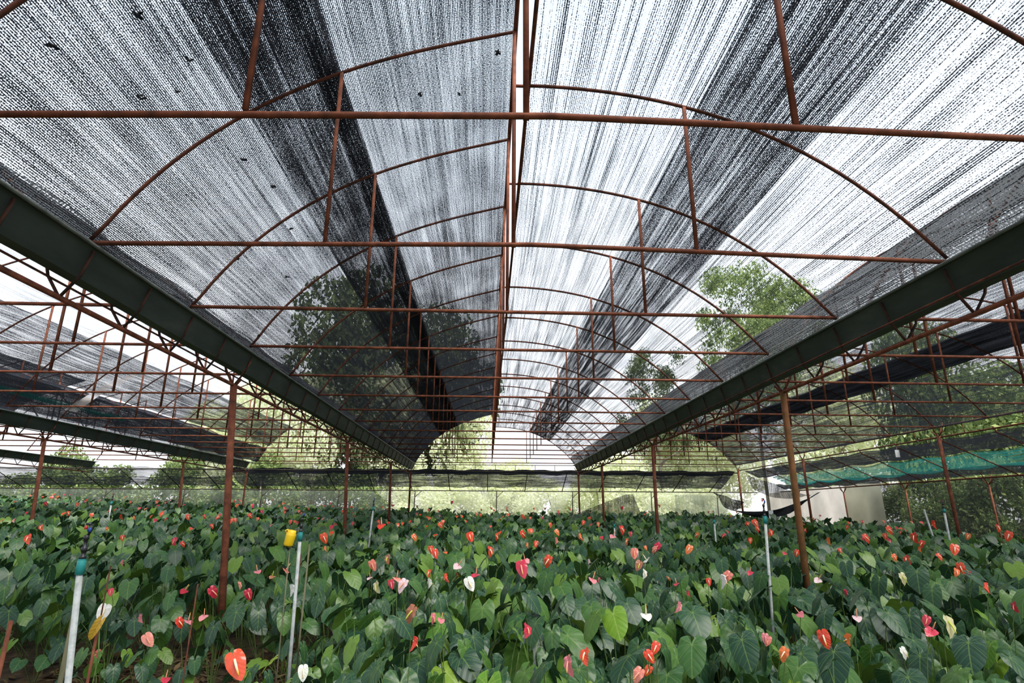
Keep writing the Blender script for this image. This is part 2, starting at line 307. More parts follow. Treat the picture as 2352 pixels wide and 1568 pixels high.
# gutters with their lattice girders
def gutter(xc, y0, y1, label):
    t = thing('gutter', (xc, 0, HC), label, 'gutter', 'rain gutters between the roof bays')
    m = MB(); zt = 1.70; hw = 0.16
    ys = np.arange(y0, y1+0.1, 0.7); sec = [(-hw-.025, zt), (-hw, zt+.004), (-0.05, zt-0.195), (0.05, zt-0.195), (hw, zt+.004), (hw+.025, zt)]
    for off in (0, 0.004):
        V = []; U = []
        for y in ys:
            dz = 0.006*math.sin(y*2.1)
            for x, z in sec: V.append((x*(1-off*2), y, z+dz+off)); U.append((x, y))
        n = len(sec); F = [(i*n+k, i*n+k+1, (i+1)*n+k+1, (i+1)*n+k) for i in range(len(ys)-1) for k in range(n-1)]
        if off: F = [q[::-1] for q in F]
        m.add(V, F, U)
    tr = m.build('trough', GALV, t, smooth=False)
    m = MB()
    for s in (-1, 1): m.tube([(s*(hw+.022), y0, zt+.006), (s*(hw+.022), y1, zt+.006)], 0.013, 6)
    m.build('trough_lip', LIP, t)
    m = MB(); m.tube([(0, y0, 1.345), (0, y1, 1.345)], 0.019, 8); m.build('bottom_chord', RUST, t)
    m = MB(); m.tube([(-.115, y0, 1.50), (-.115, y1, 1.50)], 0.009, 6); m.build('top_chord', RUST_DARK, t)
    m = MB()
    for s in (-1, 1): m.tube([(s*0.16, 0, zt-.02), (s*.105, 0, 1.50), (0, 0, 1.345)], 0.011, 6)
    br = m.mesh('bracket', DARKRUST)
    y = ty(2)
    while y-YD/2 > y0: y -= YD/2
    while y < y1-0.02:
        link('bracket', br, t).location = (0, y, 0)
        y += YD/2
    return t
GX = [(-2.84, 'left'), (3.385, 'right'), (-8.79, 'far left'), (-14.5, 'outermost left')]
gutter(-2.84, -0.8, 22.5, 'large dark sheet metal gutter on rusty lattice girder between the left and centre bays')
gutter(3.385, -0.8, 22.5, 'large dark sheet metal gutter on rusty lattice girder between the centre and right bays')
gutter(-8.79, 6, 22.5, 'smaller looking dark gutter on lattice girder between the left and far left bays')
gutter(-14.5, 12, 22.5, 'small distant dark gutter beyond the far left bay')

# posts
def post(xt, y, zt, xb, zb, r, label, mat=MOSSY, yb=None, group='rusty posts carrying the roof'):
    t = thing('steel_post', (xb, y if yb is None else yb, zb), label, 'post', group)
    yb = y if yb is None else yb
    m = MB(); m.tube([(0, 0, -0.1), (xt-xb, y-yb, zt-zb)], r, 12); m.build('shaft', mat, t)
    m = MB()
    for s in (-1, 1): m.tube([(xt-xb, y-yb, zt-zb-.03), (xt-xb+s*0.0, y-yb+s*0.17, zt-zb+.10)], 0.012, 6)
    for s in (-1, 1): m.tube([(xt-xb, y-yb, zt-zb-.04), (xt-xb+s*.15, y-yb, zt-zb+.27)], 0.011, 6)
    m.build('head_brace', RUST, t)
    return t
names = {4: 'nearest the camera', 8: 'second from the camera', 12: 'third from the camera', 15: 'at the far end'}
lean = {('left', 4): 0.24, ('left', 8): .13, ('left', 12): .07, ('far left', 8): .16, ('far left', 12): .12}
for xc, side in GX[:3]:
    for k in (4, 8, 12, 15):
        if side == 'far left' and k == 4: continue
        y = ty(k)-(0.12 if k == 15 else 0); xb = xc+lean.get((side, k), 0); zb = gz(xb, y)
        r = 0.036 if k == 4 else 0.034
        lb = 'rusty steel post under the %s gutter, %s' % (side, names[k] if side != 'far left' or k == 15 else {8: 'nearest in view', 12: 'middle of three'}[k])
        if k == 4: lb = 'tall thick rusty post under the %s gutter, largest in view' % side
        post(xc, y, HC+1.345, xb, zb, r, lb, MOSSY if side == 'right' and k == 4 else RUST)
for k in (6, 8, 12, 15):
    y = ty(k); zb = gz(9.5, y)
    if k == 6: continue
    post(9.5, y, HC+1.60, 9.55, zb, 0.036, 'rusty post at the outer edge of the right bay, %s' % {8: 'nearest in view', 12: 'middle of three', 15: 'at the far end'}[k], RUST)

# ------------------------------------------------------------------ shade nets over the bays
def net(name, P, y0, y1, mat, label, lift=0.02, sag=0.03, group=None, step=0.232, edge=0.0, cat='shade net', yofs=None, parent=None, ripple=0.008, seed=1):
    rnd = random.Random(seed); P = np.array(P); s = np.r_[0, np.cumsum(np.hypot(*np.diff(P, axis=0).T))]
    ys = np.arange(y0, y1+step*.5, step); V = []; U = []; n = len(P)
    for y in ys:
        ph = ((y-ty(2))/YD) % 1.0; sg = sag*math.sin(PI*ph)
        for i, (x, z) in enumerate(P):
            d = P[min(i+1, n-1)]-P[max(i-1, 0)]; nx, nz = -d[1], d[0]; L_ = math.hypot(nx, nz) or 1; nx /= L_; nz /= L_
            if nz < 0: nx, nz = -nx, -nz
            o = lift-sg+ripple*math.sin(s[i]*9+y*1.3+seed); e = edge*math.sin(y*4.2+seed)*(1 if i in (0, n-1) else 0)
            V.append((x+nx*o+e*0.6, y, HC+z+nz*o+e)); U.append((s[i]+seed*3.7, y))
    F = [(j*n+i, j*n+i+1, (j+1)*n+i+1, (j+1)*n+i) for j in range(len(ys)-1) for i in range(n-1)]
    m = MB(); m.add(V, F, U); o = m.build(name, mat, parent)
    if parent is None: tag(o, label, cat, group)
    return o
def sub(P, a, b, x0=-2.72, x1=3.27):
    """the stretch of a half-arch between centre-bay x = a and b, moved to a bay"""
    P = [p for p in P if a < p[0] < b]; full = SPL if a < 0.2 else SPR
    P = [(a, zat(full, a))]+P+[(b, zat(full, b))]
    return [(bayx(x, x0, x1), z) for x, z in P]
YA, YB = -3.5, 22.5
c0, c1 = BAYS[0][1:]
net('shade_net', sub(SPL, -2.76, 0.17), YA, YB, NET_L, 'dense black shade net over the left half of the centre bay', seed=1)
net('shade_net', sub(SPR, 0.25, 3.30), YA, YB, NET_R, 'bright open black shade net over the right half of the centre bay', seed=2)
net('shade_net_strip', sub(SPL, -1.80, -1.15), YA, YB, NET_BL, 'dark overlapping net strip along the left half of the centre bay', lift=0.045, seed=3)
net('shade_net_strip', sub(SPL, -1.33, -1.17), YA, YB, NET_BL, 'narrow darker folded net strip at the edge of the left dark band', lift=0.06, seed=8)
net('shade_net_strip', sub(SPR, 1.55, 2.33), YA, YB, NET_BR, 'dark streaky overlapping net strip along the right half of the centre bay', lift=0.045, seed=4)
net('shade_net_strip', [(3.10, 1.99), (3.19, 1.90), (3.28, 1.81), (3.38, 1.74)], YA, YB, NET_G, 'coarse grey net strip just above the right gutter', lift=0.0, sag=0.015, edge=0.012, seed=5)
net('shade_net_strip', [(-2.92, 1.745), (-2.8, 1.80), (-2.70, 1.86)], YA, YB, NET_G, 'ragged grey net edge lapped over the left gutter', lift=0.0, sag=0.02, edge=0.02, seed=6)
# left bay
l0, l1 = BAYS[1][1:]
def un(x, a, b): return -2.72+(x-a)*5.99/(b-a)
net('shade_net', sub(SPR, 0.25, 3.30, l0, l1), 0.8, YB, NET_MID, 'black shade net over the right half of the left bay', seed=7)
net('pale_net', sub(SPL, -1.50, 0.17, l0, l1), 0.8, YB, NET_FILM, 'bright pale open net beside the ridge of the left bay', seed=9)
net('shade_net', sub(SPL, -2.31, -1.44, l0, l1), 0.8, YB, NET_MID, 'dark net band halfway down the left bay roof, above a white gap', lift=.03, seed=10, edge=0.01)
net('shade_net', sub(SPL, -2.74, -2.38, l0, l1), 0.8, YB, NET_DK, 'dark grey net at the foot of the left bay roof, below a white gap', seed=11, edge=0.01)
net('net_repair_strip', sub(SPL, -2.58, -2.52, l0, l1), 6, 14, NET_TEAL, 'thin faded teal net strip in the left bay roof', lift=0.0, sag=.05, seed=12)
m = MB(); q = [(-8.47, 12.0, HC+1.93), (-8.47, 12.35, HC+1.93), (-7.50, 13.0, HC+3.02), (-7.50, 12.9, HC+3.02)]
m.add([Vector(p) for p in q]+[Vector((-8.05, 12.62, HC+2.50)), Vector((-8.05, 12.38, HC+2.50))], [(0, 1, 4, 5), (5, 4, 2, 3)], None)
tag(m.build('plastic_strip', SHEET_PINK), 'white plastic strip lying diagonally across the left bay net', 'plastic strip')
# far left bay
f0, f1 = BAYS[3][1:]
net('shade_net', sub(SPL, -2.74, 0.17, f0, f1), 5, 17.3, NET_DK, 'dark net over the outer half of the far left bay, ending in white sky', seed=13)
net('shade_net', sub(SPR, 0.25, 3.3, f0, f1), 5, YB, NET_MID, 'black net over the inner half of the far left bay', seed=14)
# right bay
r0, r1 = BAYS[2][1:]
net('shade_net', sub(SPL, -2.74, 0.17, r0, r1), 0.8, YB, NET_MID, 'shade net over the left half of the right bay', seed=15)
net('shade_net', sub(SPR, 0.25, 3.30, r0, r1), 0.8, YB, NET_MID, 'blue-grey shade net over the outer half of the right bay', seed=16, edge=0.012)
net('shade_net_strip', sub(SPR, 1.72, 2.33, r0, r1), 0.8, YB, NET_BLACK, 'solid black net strip running through the right bay roof', lift=0.05, seed=17)

# ------------------------------------------------------------------ lean-to beyond the right bay
LZ0, LZ1, LX0, LX1 = 1.50, 0.84, 9.56, 11.05
def slope(t0, t1, n=7, dip=0.0): return [(lin(LX0, LX1, t), lin(LZ0, LZ1, t)-dip*math.sin(PI*t)) for t in np.linspace(t0, t1, n)]
net('lean_to_net', slope(0.0, 0.36), 3.5, 22, NET_DK, 'dark upper net strip of the lean-to outside the right bay', lift=0.03, seed=21, edge=0.01)
net('lean_to_net', slope(0.34, 0.78), 3.5, 21, NET_TEAL, 'teal green net strip of the lean-to outside the right bay', lift=0.0, sag=0.06, seed=22, edge=0.015)
net('lean_to_net', slope(0.76, 1.0), 3.5, 22, NET_DK, 'dark lower net strip of the lean-to with ragged edge', lift=0.03, seed=23, edge=0.02)
for n, k in enumerate(range(3, 15)):
    m = MB(); y = ty(k)
    m.tube([(9.5, y, HC+1.60), (LX0, y, HC+LZ0-.01), (LX1+.05, y, HC+LZ1-.05)], 0.014, 6)
    tag(m.build('lean_to_rafter', RUST), 'thin rusty sloping rafter under the lean-to net, %s' % (ORD[n] if n < 9 else ORD[n+3]), 'rafter', 'rafters of the right lean-to')
m = MB(); m.tube([(LX1, 3, HC+LZ1-.05), (LX1, 22.5, HC+LZ1-.05)], 0.018, 6)
tag(m.build('eave_rail', RUST), 'rusty rail along the low outer edge of the lean-to', 'rail')
m = MB(); m.tube([(9.5, 1, HC+1.775), (9.5, 22.5, HC+1.775)], 0.02, 6); m.tube([(9.53, 1, HC+1.565), (9.53, 22.5, HC+1.565)], 0.016, 6)
for k in range(1, 60):
    y = 1+k*0.695/1; 
    if y < 22.4 and k % 2: m.tube([(9.5, y, HC+1.77), (9.53, y, HC+1.57)], 0.008, 5)
tag(m.build('side_rail_frame', RUST), 'pair of rusty rails framing the bright slot along the right bay', 'rail')
for n, y in enumerate((12.9, 15.6, 18.4, 21.2)):
    post(LX1, y, HC+LZ1-0.18, LX1+.05, gz(11, y), 0.022, 'thin rusty post under the outer edge of the lean-to, %s' % ORD[n], RUST, group='thin lean-to posts')

# end lean-to across the far end
EY0, EY1, EZ0, EZ1 = 22.5, 24.3, 1.50, 0.82
def endnet(name, x0, x1, t0, t1, mat, label, seed, sag=0.05, ragged=0.03):
    m = MB(); xs = np.arange(x0, x1+.01, 0.25); n = 6; V = []; U = []
    for x in xs:
        ph = ((x+9)/1.5) % 1
        for i in range(n):
            t = lin(t0, t1, i/(n-1)); e = ragged*math.sin(x*5.3+seed)*math.sin(x*1.9) if i in (0, n-1) else 0
            V.append((x, lin(EY0, EY1, t)+.02, HC+lin(EZ0, EZ1, t)+.03-sag*math.sin(PI*ph)*math.sin(PI*(i/(n-1)))+e)); U.append((t*2+seed, x))
    m.add(V, [(j*n+i, j*n+i+1, (j+1)*n+i+1, (j+1)*n+i) for j in range(len(xs)-1) for i in range(n-1)], U)
    return tag(m.build(name, mat), label, 'shade net')
endnet('end_net', -26, -9.6, 0.0, 0.42, NET_MID, 'blue-grey upper net strip across the far end on the left', 31)
endnet('end_net', -9.6, 9.4, 0.0, 0.22, NET_BLACK, 'heavy black upper net strip across the far end', 32)
endnet('end_net', -9.6, 9.4, 0.20, 0.85, NET_DK, 'dark translucent net strip under the black strip at the far end', 33)
endnet('end_net', -26, -9.6, 0.42, 0.85, NET_DK, 'darker lower net strip across the far end on the left', 34)
xs = [-25.5+1.5*i for i in range(24)]
for i, x in enumerate(xs):
    if x < -19: continue
    m = MB(); m.tube([(x, EY0, HC+EZ0), (x, EY1, HC+EZ1)], 0.017, 6)
    n = i
    tag(m.build('end_rafter', DARKPIPE), 'dark thin rafter under the far end net, number counted from the left', 'rafter')['label'] = 'dark thin sloping rafter under the far end net, %s' % ('above the %s gap' % x)
ends = [o for o in COL.objects if o.name.startswith('end_rafter')]
w = ['first', 'second', 'third', 'fourth', 'fifth', 'sixth', 'seventh', 'eighth', 'ninth', 'tenth', 'eleventh', 'twelfth']
for i, o in enumerate(ends):
    o['label'] = 'thin dark rafter under the far end net, %s from the left' % w[i] if i < len(ends)/2 else 'thin dark rafter under the far end net, %s from the right' % w[len(ends)-1-i]
    o['group'] = 'rafters of the far end lean-to'
m = MB(); m.tube([(-26, EY1, HC+EZ1), (11, EY1, HC+EZ1)], 0.02, 6); tag(m.build('end_eave_rail', DARKPIPE), 'long dark rail along the low edge of the far end lean-to', 'rail')
m = MB(); m.tube([(-26, EY0-.02, HC+EZ0-.03), (9.5, EY0-.02, HC+EZ0-.03)], 0.02, 6)
tag(m.build('gable_rail', DARKPIPE), 'long dark rail along the top edge of the far end net', 'rail')
for gx0, gx1, nm in ((-2.7, 3.27, 'centre'), (-8.6, -2.98, 'left'), (3.5, 9.45, 'right')):
    m = MB(); m.tube([(gx0, EY0-.05, HC+1.70), (gx1, EY0-.05, HC+1.70)], 0.012, 6)
    for i in range(1, 8): X = lin(gx0, gx1, i/8); m.tube([(X, EY0-.05, HC+1.70), (X, EY0-.03, HC+1.48)], 0.010, 5)
    tag(m.build('gable_rung_frame', RUST_DARK), 'row of short hangers under the last truss of the %s bay' % nm, 'rail')
bx = [-23.7, -20.7, -17.7, -14.9, -11.9, -8.9, -5.9, -2.9, 0.35, 3.4, 6.6, 9.3]
for i, x in enumerate(bx):
    zb = gz(x, EY1); t = thing('end_post', (x, EY1, zb), 'thin dark post of the far end wall, %s' % (w[i]+' from the left' if i < 6 else w[11-i]+' from the right'), 'post', 'thin posts of the far end wall')
    h = HC+EZ1-zb; m = MB(); m.tube([(0, 0, 0), (0.02, 0, h)], 0.02, 6); m.build('shaft', DARKPIPE, t)
    m = MB(); m.tube([(0, 0, h-.28), (0.28, 0, h-.01)], 0.012, 5); m.build('brace', DARKPIPE, t)

# hanging wall nets at the far end, cut as in the place
def wallnet(name, poly, y, mat, label, seed=1, cat='wall net', xplane=None):
    """poly: top edge points then bottom edge points (same count); hung with small folds"""
    top, bot = poly; m = MB(); nxs = 40; n = 6; V = []; U = []
    for i in range(nxs):
        s = i/(nxs-1)*(len(top)-1); a = min(int(s), len(top)-2); f = s-a
        pt = [lin(top[a][k], top[a+1][k], f) for k in (0, 1)]; pb = [lin(bot[a][k], bot[a+1][k], f) for k in (0, 1)]
        for j in range(n):
            t = j/(n-1); X = lin(pt[0], pb[0], t); Z = lin(pt[1], pb[1], t); w_ = 0.05*math.sin(X*4+seed)*(0.3+t)
            V.append((X, y+w_, HC+Z) if xplane is None else (xplane+w_, X, HC+Z)); U.append((X+seed, Z))
    m.add(V, [(i*n+j, i*n+j+1, (i+1)*n+j+1, (i+1)*n+j) for i in range(nxs-1) for j in range(n-1)], U)
    return tag(m.build(name, mat), label, cat)
WY = 24.5
wallnet('wall_net', ([(-30, .8), (-4.6, .8)], [(-30, -1.0), (-2.4, -1.0)]), WY, NET_WALL, 'grey green net hung across the far wall on the left', 1)
wallnet('wall_net', ([(-4.5, .8), (3.4, .8)], [(-2.4, -1.1), (2.6, -1.1)]), WY+.1, NET_WALLP, 'pale almost clear net across the middle of the far wall', 2)
wallnet('wall_net', ([(5.0, .50), (5.6, .72), (5.9, .72)], [(2.2, -.55), (5, -1.1), (6.6, -1.1)]), WY-.1, NET_WALLD, 'dark net flap hanging in a triangle on the far wall', 3)
wallnet('wall_net', ([(5.4, .8), (11.0, .8)], [(5.4, -1.2), (11.0, -1.2)]), WY+.1, NET_WALLP, 'pale mottled net on the far wall right of the dark flap', 4)
wallnet('wall_net', ([(7.6, .72), (9.2, .70), (9.8, .35)], [(7.6, -1.2), (9.3, -1.2), (9.6, -.5)]), WY-.1, NET_WALL, 'grey net piece on the far wall near the last right post', 5)
# side wall outside the lean-to
wallnet('wall_net', ([(3, .80), (17.4, .80)], [(3, -2.1), (17.4, -1.9)]), 0, NET_WALLD, 'dark side wall net outside the lean-to with shrubs showing through', 6, xplane=11.45)
wallnet('plastic_sheet', ([(17.5, .95), (24.5, .80)], [(17.5, -1.9), (24.5, -1.7)]), 0, SHEET_PINK, 'milky pinkish plastic sheet hung behind the post right of centre', 7, cat='plastic sheet', xplane=11.6)
wallnet('plastic_sheet', ([(16.9, .9), (18.7, .88)], [(16.8, -1.9), (18.9, -1.9)]), 0, SHEET_GREY, 'dirty greenish end of the plastic sheet on the side wall', 8, cat='plastic sheet', xplane=11.25)
# swag of fallen net
def swag(pts_top, pts_bot, y, mat, label, seed):
    m = MB(); n = 5; V = []; U = []
    for i, (a, c) in enumerate(zip(pts_top, pts_bot)):
        for j in range(n):
            t = j/(n-1); V.append((lin(a[0], c[0], t), y+.12*math.sin(i*.9+j), HC+lin(a[1], c[1], t))); U.append((lin(a[0], c[0], t)+seed, lin(a[1], c[1], t)))
    m.add(V, [(i*n+j, i*n+j+1, (i+1)*n+j+1, (i+1)*n+j) for i in range(len(pts_top)-1) for j in range(n-1)], U)
    return tag(m.build('torn_net', mat), label, 'torn net')
tt = np.linspace(0, 1, 14)
swag([(8.4+3.0*t, 0.10-0.10*math.sin(PI*t)+.62*t*t) for t in tt], [(8.35+3.05*t, 0.09-0.34*math.sin(PI*min(1, t*1.05))+.60*t*t) for t in tt], 20.4, NET_BLACK, 'fallen black net hanging in a crescent above the plants', 1)
swag([(9.2+2.2*t, 1.30-.75*t) for t in tt], [(9.3+2.1*t, 1.05-.55*math.sin(PI*(.15+.6*t))) for t in tt], 20.9, NET_WALLD, 'crumpled dark net sagging from the corner of the far end', 2)
swag([(8.3+1.1*t, 0.75-.35*t) for t in tt], [(8.35+1.0*t, 0.72-.5*t-.35*math.sin(PI*t)) for t in tt], 22.0, NET_DK, 'small torn net scrap hanging left of the corner post', 3)
for p, s, lb in (((9.53, 13.5, HC+1.44), .14, 'blank white tag hanging from the edge of the right bay'), ((9.53, 20.2, HC+.10), .21, 'blank white paper hanging in front of the plastic sheet')):
    m = MB(); m.box((0, 0, -s*.6), (s*.75, 0.004, s*1.2)); m.tube([(0, 0, 0), (0, 0, s*1.0 if s < .15 else 1.47)], .002, 4); o = m.build('hanging_tag', TAGW, None, False); o.location = p; tag(o, lb, 'tag')
FLOWERS = """-5.421 7.551 1.274 0.124 r S;-6.254 8.912 1.366 0.086 r S;-7.366 9.88 1.449 0.081 p S;-7.958 11.982 1.54 0.091 r S;-6.294 10.494 1.308 0.065 o F;-4.515 7.87 1.274 0.076 r F;-6.641 11.446 1.486 0.111 r E;-6.332 11.312 1.474 0.094 o E;-5.773 12.1 1.485 0.126 r F;-5.607 12.425 1.492 0.095 r S;-5.283 12.27 1.478 0.094 r F;-4.331 9.899 1.369 0.082 r S;-4.68 11.622 1.439 0.097 r F;-5.046 13.295 1.506 0.121 r S;-3.756 7.619 1.246 0.094 c S;-3.527 7.365 1.229 0.076 r S;-3.611 6.384 1.101 0.065 p E;-3.221 5.585 0.928 0.075 c F;-2.991 5.137 0.833 0.15 w F;-2.406 4.73 0.714 0.118 s F;-2.358 5.066 0.769 0.087 r S;-2.303 5.094 0.774 0.095 p H;-2.234 5.169 0.793 0.096 p H;-2.619 5.613 0.932 0.091 c H;-2.358 5.594 0.923 0.113 c S;-2.04 5.554 0.911 0.105 c F;-2.192 5.731 0.968 0.07 s S;-2.151 6.017 1.054 0.098 p H;-1.187 3.184 0.892 0.15 r F;-1.855 3.911 0.657 0.076 c H;-2.686 5.136 0.786 0.075 p E;-2.556 4.432 0.684 0.075 s E;-2.07 7.994 1.271 0.15 r F;-1.833 7.195 1.19 0.075 o E;-1.898 6.047 1.06 0.112 s H;-1.979 5.906 1.019 0.08 b H;-1.708 5.618 0.934 0.114 w E;-2.136 6.885 0.676 0.065 s F;-1.104 6.151 1.099 0.119 s F;-1.051 5.721 1.027 0.071 l H;-0.918 5.361 0.992 0.102 y S;-1.015 6.47 1.136 0.107 b S;-0.791 5.328 1.019 0.087 c F;-0.768 5.486 1.044 0.105 s H;-0.677 5.154 1.028 0.113 l S;-1.039 8.961 1.247 0.107 o S;-0.648 7.308 1.177 0.102 r F;-0.563 6.903 1.16 0.115 r F;-0.463 7.055 1.164 0.074 o H;-0.272 5.884 1.114 0.114 l H;-0.203 7.629 1.311 0.15 r F;0.153 9.437 1.238 0.113 r S;0.044 7.243 1.163 0.132 r S;-0.503 5.549 1.084 0.065 r S;-0.454 5.012 1.057 0.082 w E;-0.317 5.208 1.079 0.086 r E;-0.318 6.734 0.948 0.065 r E;-0.124 4.869 1.072 0.127 w F;-0.094 5.321 1.092 0.103 c H;-0.45 3.868 1.011 0.105 b S;-0.325 4.008 0.964 0.065 p S;-0.254 3.701 1.004 0.065 p H;-0.347 3.118 0.995 0.075 r E;-1.156 5.476 0.398 0.065 r S;-0.842 3.088 0.88 0.077 w F;-1.302 7.636 1.435 0.15 r H;-2.192 12.566 1.404 0.106 r F;-0.902 12.051 1.352 0.127 r S;0.587 10.04 1.256 0.142 r S;0.658 8.262 1.196 0.099 r F;0.535 7.999 1.188 0.084 o E;1.219 10.646 1.273 0.121 o S;0.979 8.787 1.212 0.111 s E;1.477 9.584 1.236 0.136 o E;1.969 9.617 1.249 0.15 p H;2.218 10.039 1.336 0.15 r S;2.008 8.81 1.208 0.094 o S;1.705 7.128 1.155 0.146 s F;2.013 7.798 1.176 0.066 o F;2.173 7.875 1.177 0.139 c S;2.041 7.518 1.166 0.096 s S;2.517 7.655 1.169 0.136 o F;0.28 4.909 1.176 0.15 c F;0.401 6.332 1.132 0.115 p H;0.616 6.262 1.129 0.122 r S;1.086 6.636 1.097 0.065 l E;1.464 5.971 1.117 0.117 b F;1.654 6.418 1.131 0.117 w H;1.37 5.387 1.097 0.083 w S;0.851 4.994 1.085 0.104 p H;1.066 5.847 1.004 0.065 p S;1.883 7.795 0.745 0.065 o F;0.952 7.844 0.705 0.065 r H;2.096 7.16 0.885 0.065 o F;1.458 4.795 1.078 0.067 c H;2.008 5.187 1.089 0.109 s S;1.857 4.914 1.081 0.124 w E;1.754 4.907 1.081 0.065 r F;2.326 5.463 1.098 0.077 c H;1.171 3.866 1.047 0.08 p E;2 5.879 0.767 0.065 r F;1.896 5.851 0.879 0.065 c E;0.915 3.608 1.039 0.094 w H;0.214 3.275 1.025 0.075 c S;0.423 2.748 1.018 0.07 r S;0.334 2.595 1.016 0.076 p S;0.764 2.891 1.018 0.063 r F;0.695 2.727 1.018 0.062 r F;0.573 2.44 1.017 0.059 s S;0.87 3.467 0.793 0.065 r F;0.9 4.88 0.421 0.065 w F;1.969 4.789 0.589 0.065 p S;1.608 3.654 0.911 0.065 p F;5.983 13.883 1.36 0.15 r F;4.621 10.416 1.442 0.15 r F;5.449 12.211 1.306 0.14 r S;3.5 10.189 1.247 0.102 o S;3.951 9.15 1.211 0.098 r F;3.898 10.04 1.24 0.093 c S;2.416 13.284 1.357 0.114 o F;2.201 13.963 1.382 0.129 r F;2.719 16.265 1.457 0.139 r S;5.158 11.035 1.267 0.143 r S;3.671 7.239 1.152 0.093 r F;3.522 7.235 1.152 0.077 c H;5.14 9.094 1.204 0.131 o E;4.42 7.614 1.161 0.071 r F;7.759 12.991 1.321 0.103 r F;6.278 11.922 1.291 0.103 r S;5.942 9.465 1.235 0.15 r S;6.78 10.272 1.233 0.126 r F;6.308 9.416 1.354 0.15 r S;7.811 11.369 1.265 0.074 r F;6.133 8.645 1.28 0.15 r S;6.287 8.731 1.188 0.113 r S;5.596 7.807 1.162 0.084 o E;4.56 6.803 1.135 0.083 o S;4.547 6.587 1.128 0.113 r S;7.015 9.362 1.443 0.15 r E;5.169 6.924 1.137 0.089 r S;5.373 6.935 1.217 0.15 r F;8.375 10.45 1.231 0.129 o F;6.906 7.924 1.327 0.15 r F;9.782 11.41 1.357 0.15 r S;4.547 5.833 1.105 0.117 r F;4.262 5.533 1.097 0.079 o S;4.803 6.069 1.044 0.065 c H;2.689 5.016 1.083 0.085 l H;3.469 5.11 1.084 0.101 y S;3.792 4.633 1.068 0.086 r E;5.141 6.564 0.795 0.065 l E;3.317 3.876 1.046 0.066 c S;1.83 3.655 1.039 0.068 p H;2.099 3.541 1.036 0.074 l H;2.452 3.477 1.032 0.068 c F;2.28 3.215 1.024 0.085 c H;2.48 3.341 1.029 0.112 y S;1.639 3.064 1.02 0.093 r F;1.749 3.039 1.018 0.071 o E;1.621 3.657 0.899 0.065 s F;1.285 2.755 1.019 0.06 o S;2.212 4.338 0.677 0.065 r S;2.234 3.385 0.888 0.065 w S;2.974 5.147 0.969 0.065 c E;-11.01 15.679 1.748 0.12 c S;-10.944 16.317 1.768 0.113 r F;-10.305 15.771 1.732 0.12 r F;-14.281 20.528 2.001 0.143 c F;-11.675 18.156 1.85 0.114 c F;-11.912 19.226 1.893 0.134 c F;-10.344 19.515 1.868 0.15 r F;-8.723 16.536 1.716 0.138 c H;-6.745 17.809 1.75 0.15 c F;-5.526 15.25 1.586 0.107 c F;-5.524 16.973 1.644 0.107 r F;-3.983 17.059 1.606 0.12 r F;-1.057 18.301 1.884 0.13 c S;0.136 21.061 1.731 0.15 c S;0.607 18.078 1.53 0.141 r S;0.997 17.249 1.499 0.147 r S;1.813 19.081 1.714 0.15 c F;2.577 19.054 1.704 0.15 r F;4.211 18.976 1.751 0.15 c S;5.496 19.311 1.827 0.125 c S"""

# ------------------------------------------------------------------ trees and shrubs outside
def fol_mat(name, cols, trans=0.35):
    m, N, L = new_mat(name); ge = node(N, 'ShaderNodeNewGeometry')
    c = ramp(N, L, ge.outputs['Random Per Island'], cols)
    df = node(N, 'ShaderNodeBsdfDiffuse'); tl = node(N, 'ShaderNodeBsdfTranslucent'); L.new(c, df.inputs[0]); L.new(c, tl.inputs[0])
    mx = node(N, 'ShaderNodeMixShader'); mx.inputs[0].default_value = trans; L.new(df.outputs[0], mx.inputs[1]); L.new(tl.outputs[0], mx.inputs[2])
    o = node(N, 'ShaderNodeOutputMaterial'); L.new(mx.outputs[0], o.inputs[0]); return m
FOL_Y = fol_mat('yellow_green_foliage', [(0, (0.68, 0.74, 0.42)), (0.5, (0.84, 0.87, 0.64)), (1, (0.93, 0.94, 0.80))], 0.5)  # overexposed, washed-out look of the far trees put into the leaf colours
FOL_G = fol_mat('fresh_green_foliage', [(0, (0.11, 0.17, 0.07)), (0.5, (0.22, 0.30, 0.12)), (1, (0.40, 0.47, 0.18))])
FOL_D = fol_mat('deep_green_foliage', [(0, (0.06, 0.085, 0.045)), (0.6, (0.11, 0.145, 0.07)), (1, (0.19, 0.23, 0.11))])
def leafblob(lobes, nl, size, seed, flat=1.0, fill=0.35):
    r = np.random.RandomState(seed); V = []; w_ = np.array([l[3]**2 for l in lobes]); w_ = w_/w_.sum()
    idx = r.choice(len(lobes), nl, p=w_); d = r.normal(size=(nl, 3)); d /= np.linalg.norm(d, axis=1)[:, None]
    rad = 1-fill*r.rand(nl)**1.5; Lb = np.array(lobes)[idx]
    P = Lb[:, :3]+d*rad[:, None]*Lb[:, 3:4]*np.array([1, 1, flat])
    a = r.normal(size=(nl, 3)); a /= np.linalg.norm(a, axis=1)[:, None]; b_ = np.cross(a, r.normal(size=(nl, 3))); b_ /= np.linalg.norm(b_, axis=1)[:, None]
    s = size*(0.6+0.8*r.rand(nl))[:, None]
    q = np.stack([P-a*s, P+b_*s*.5, P+a*s, P-b_*s*.5], 1).reshape(-1, 3)
    m = MB(); m.v = [tuple(x) for x in q]; m.f = [(4*i, 4*i+1, 4*i+2, 4*i+3) for i in range(nl)]; m.uv = [(0, 0)]*(4*nl); m.mi = [0]*nl
    return m
def lobes_round(n, R, H, z0, seed):
    r = random.Random(seed); out = []
    for i in range(n):
        t = i/(n-1); z = z0+H*t; rr = R*math.sin(PI*(0.15+0.8*t))**0.7; a = r.uniform(0, 2*PI); k = r.uniform(.2, .75)*rr
        out.append((k*math.cos(a), k*math.sin(a), z, R*r.uniform(.28, .48)))
    return out
VAR = {}
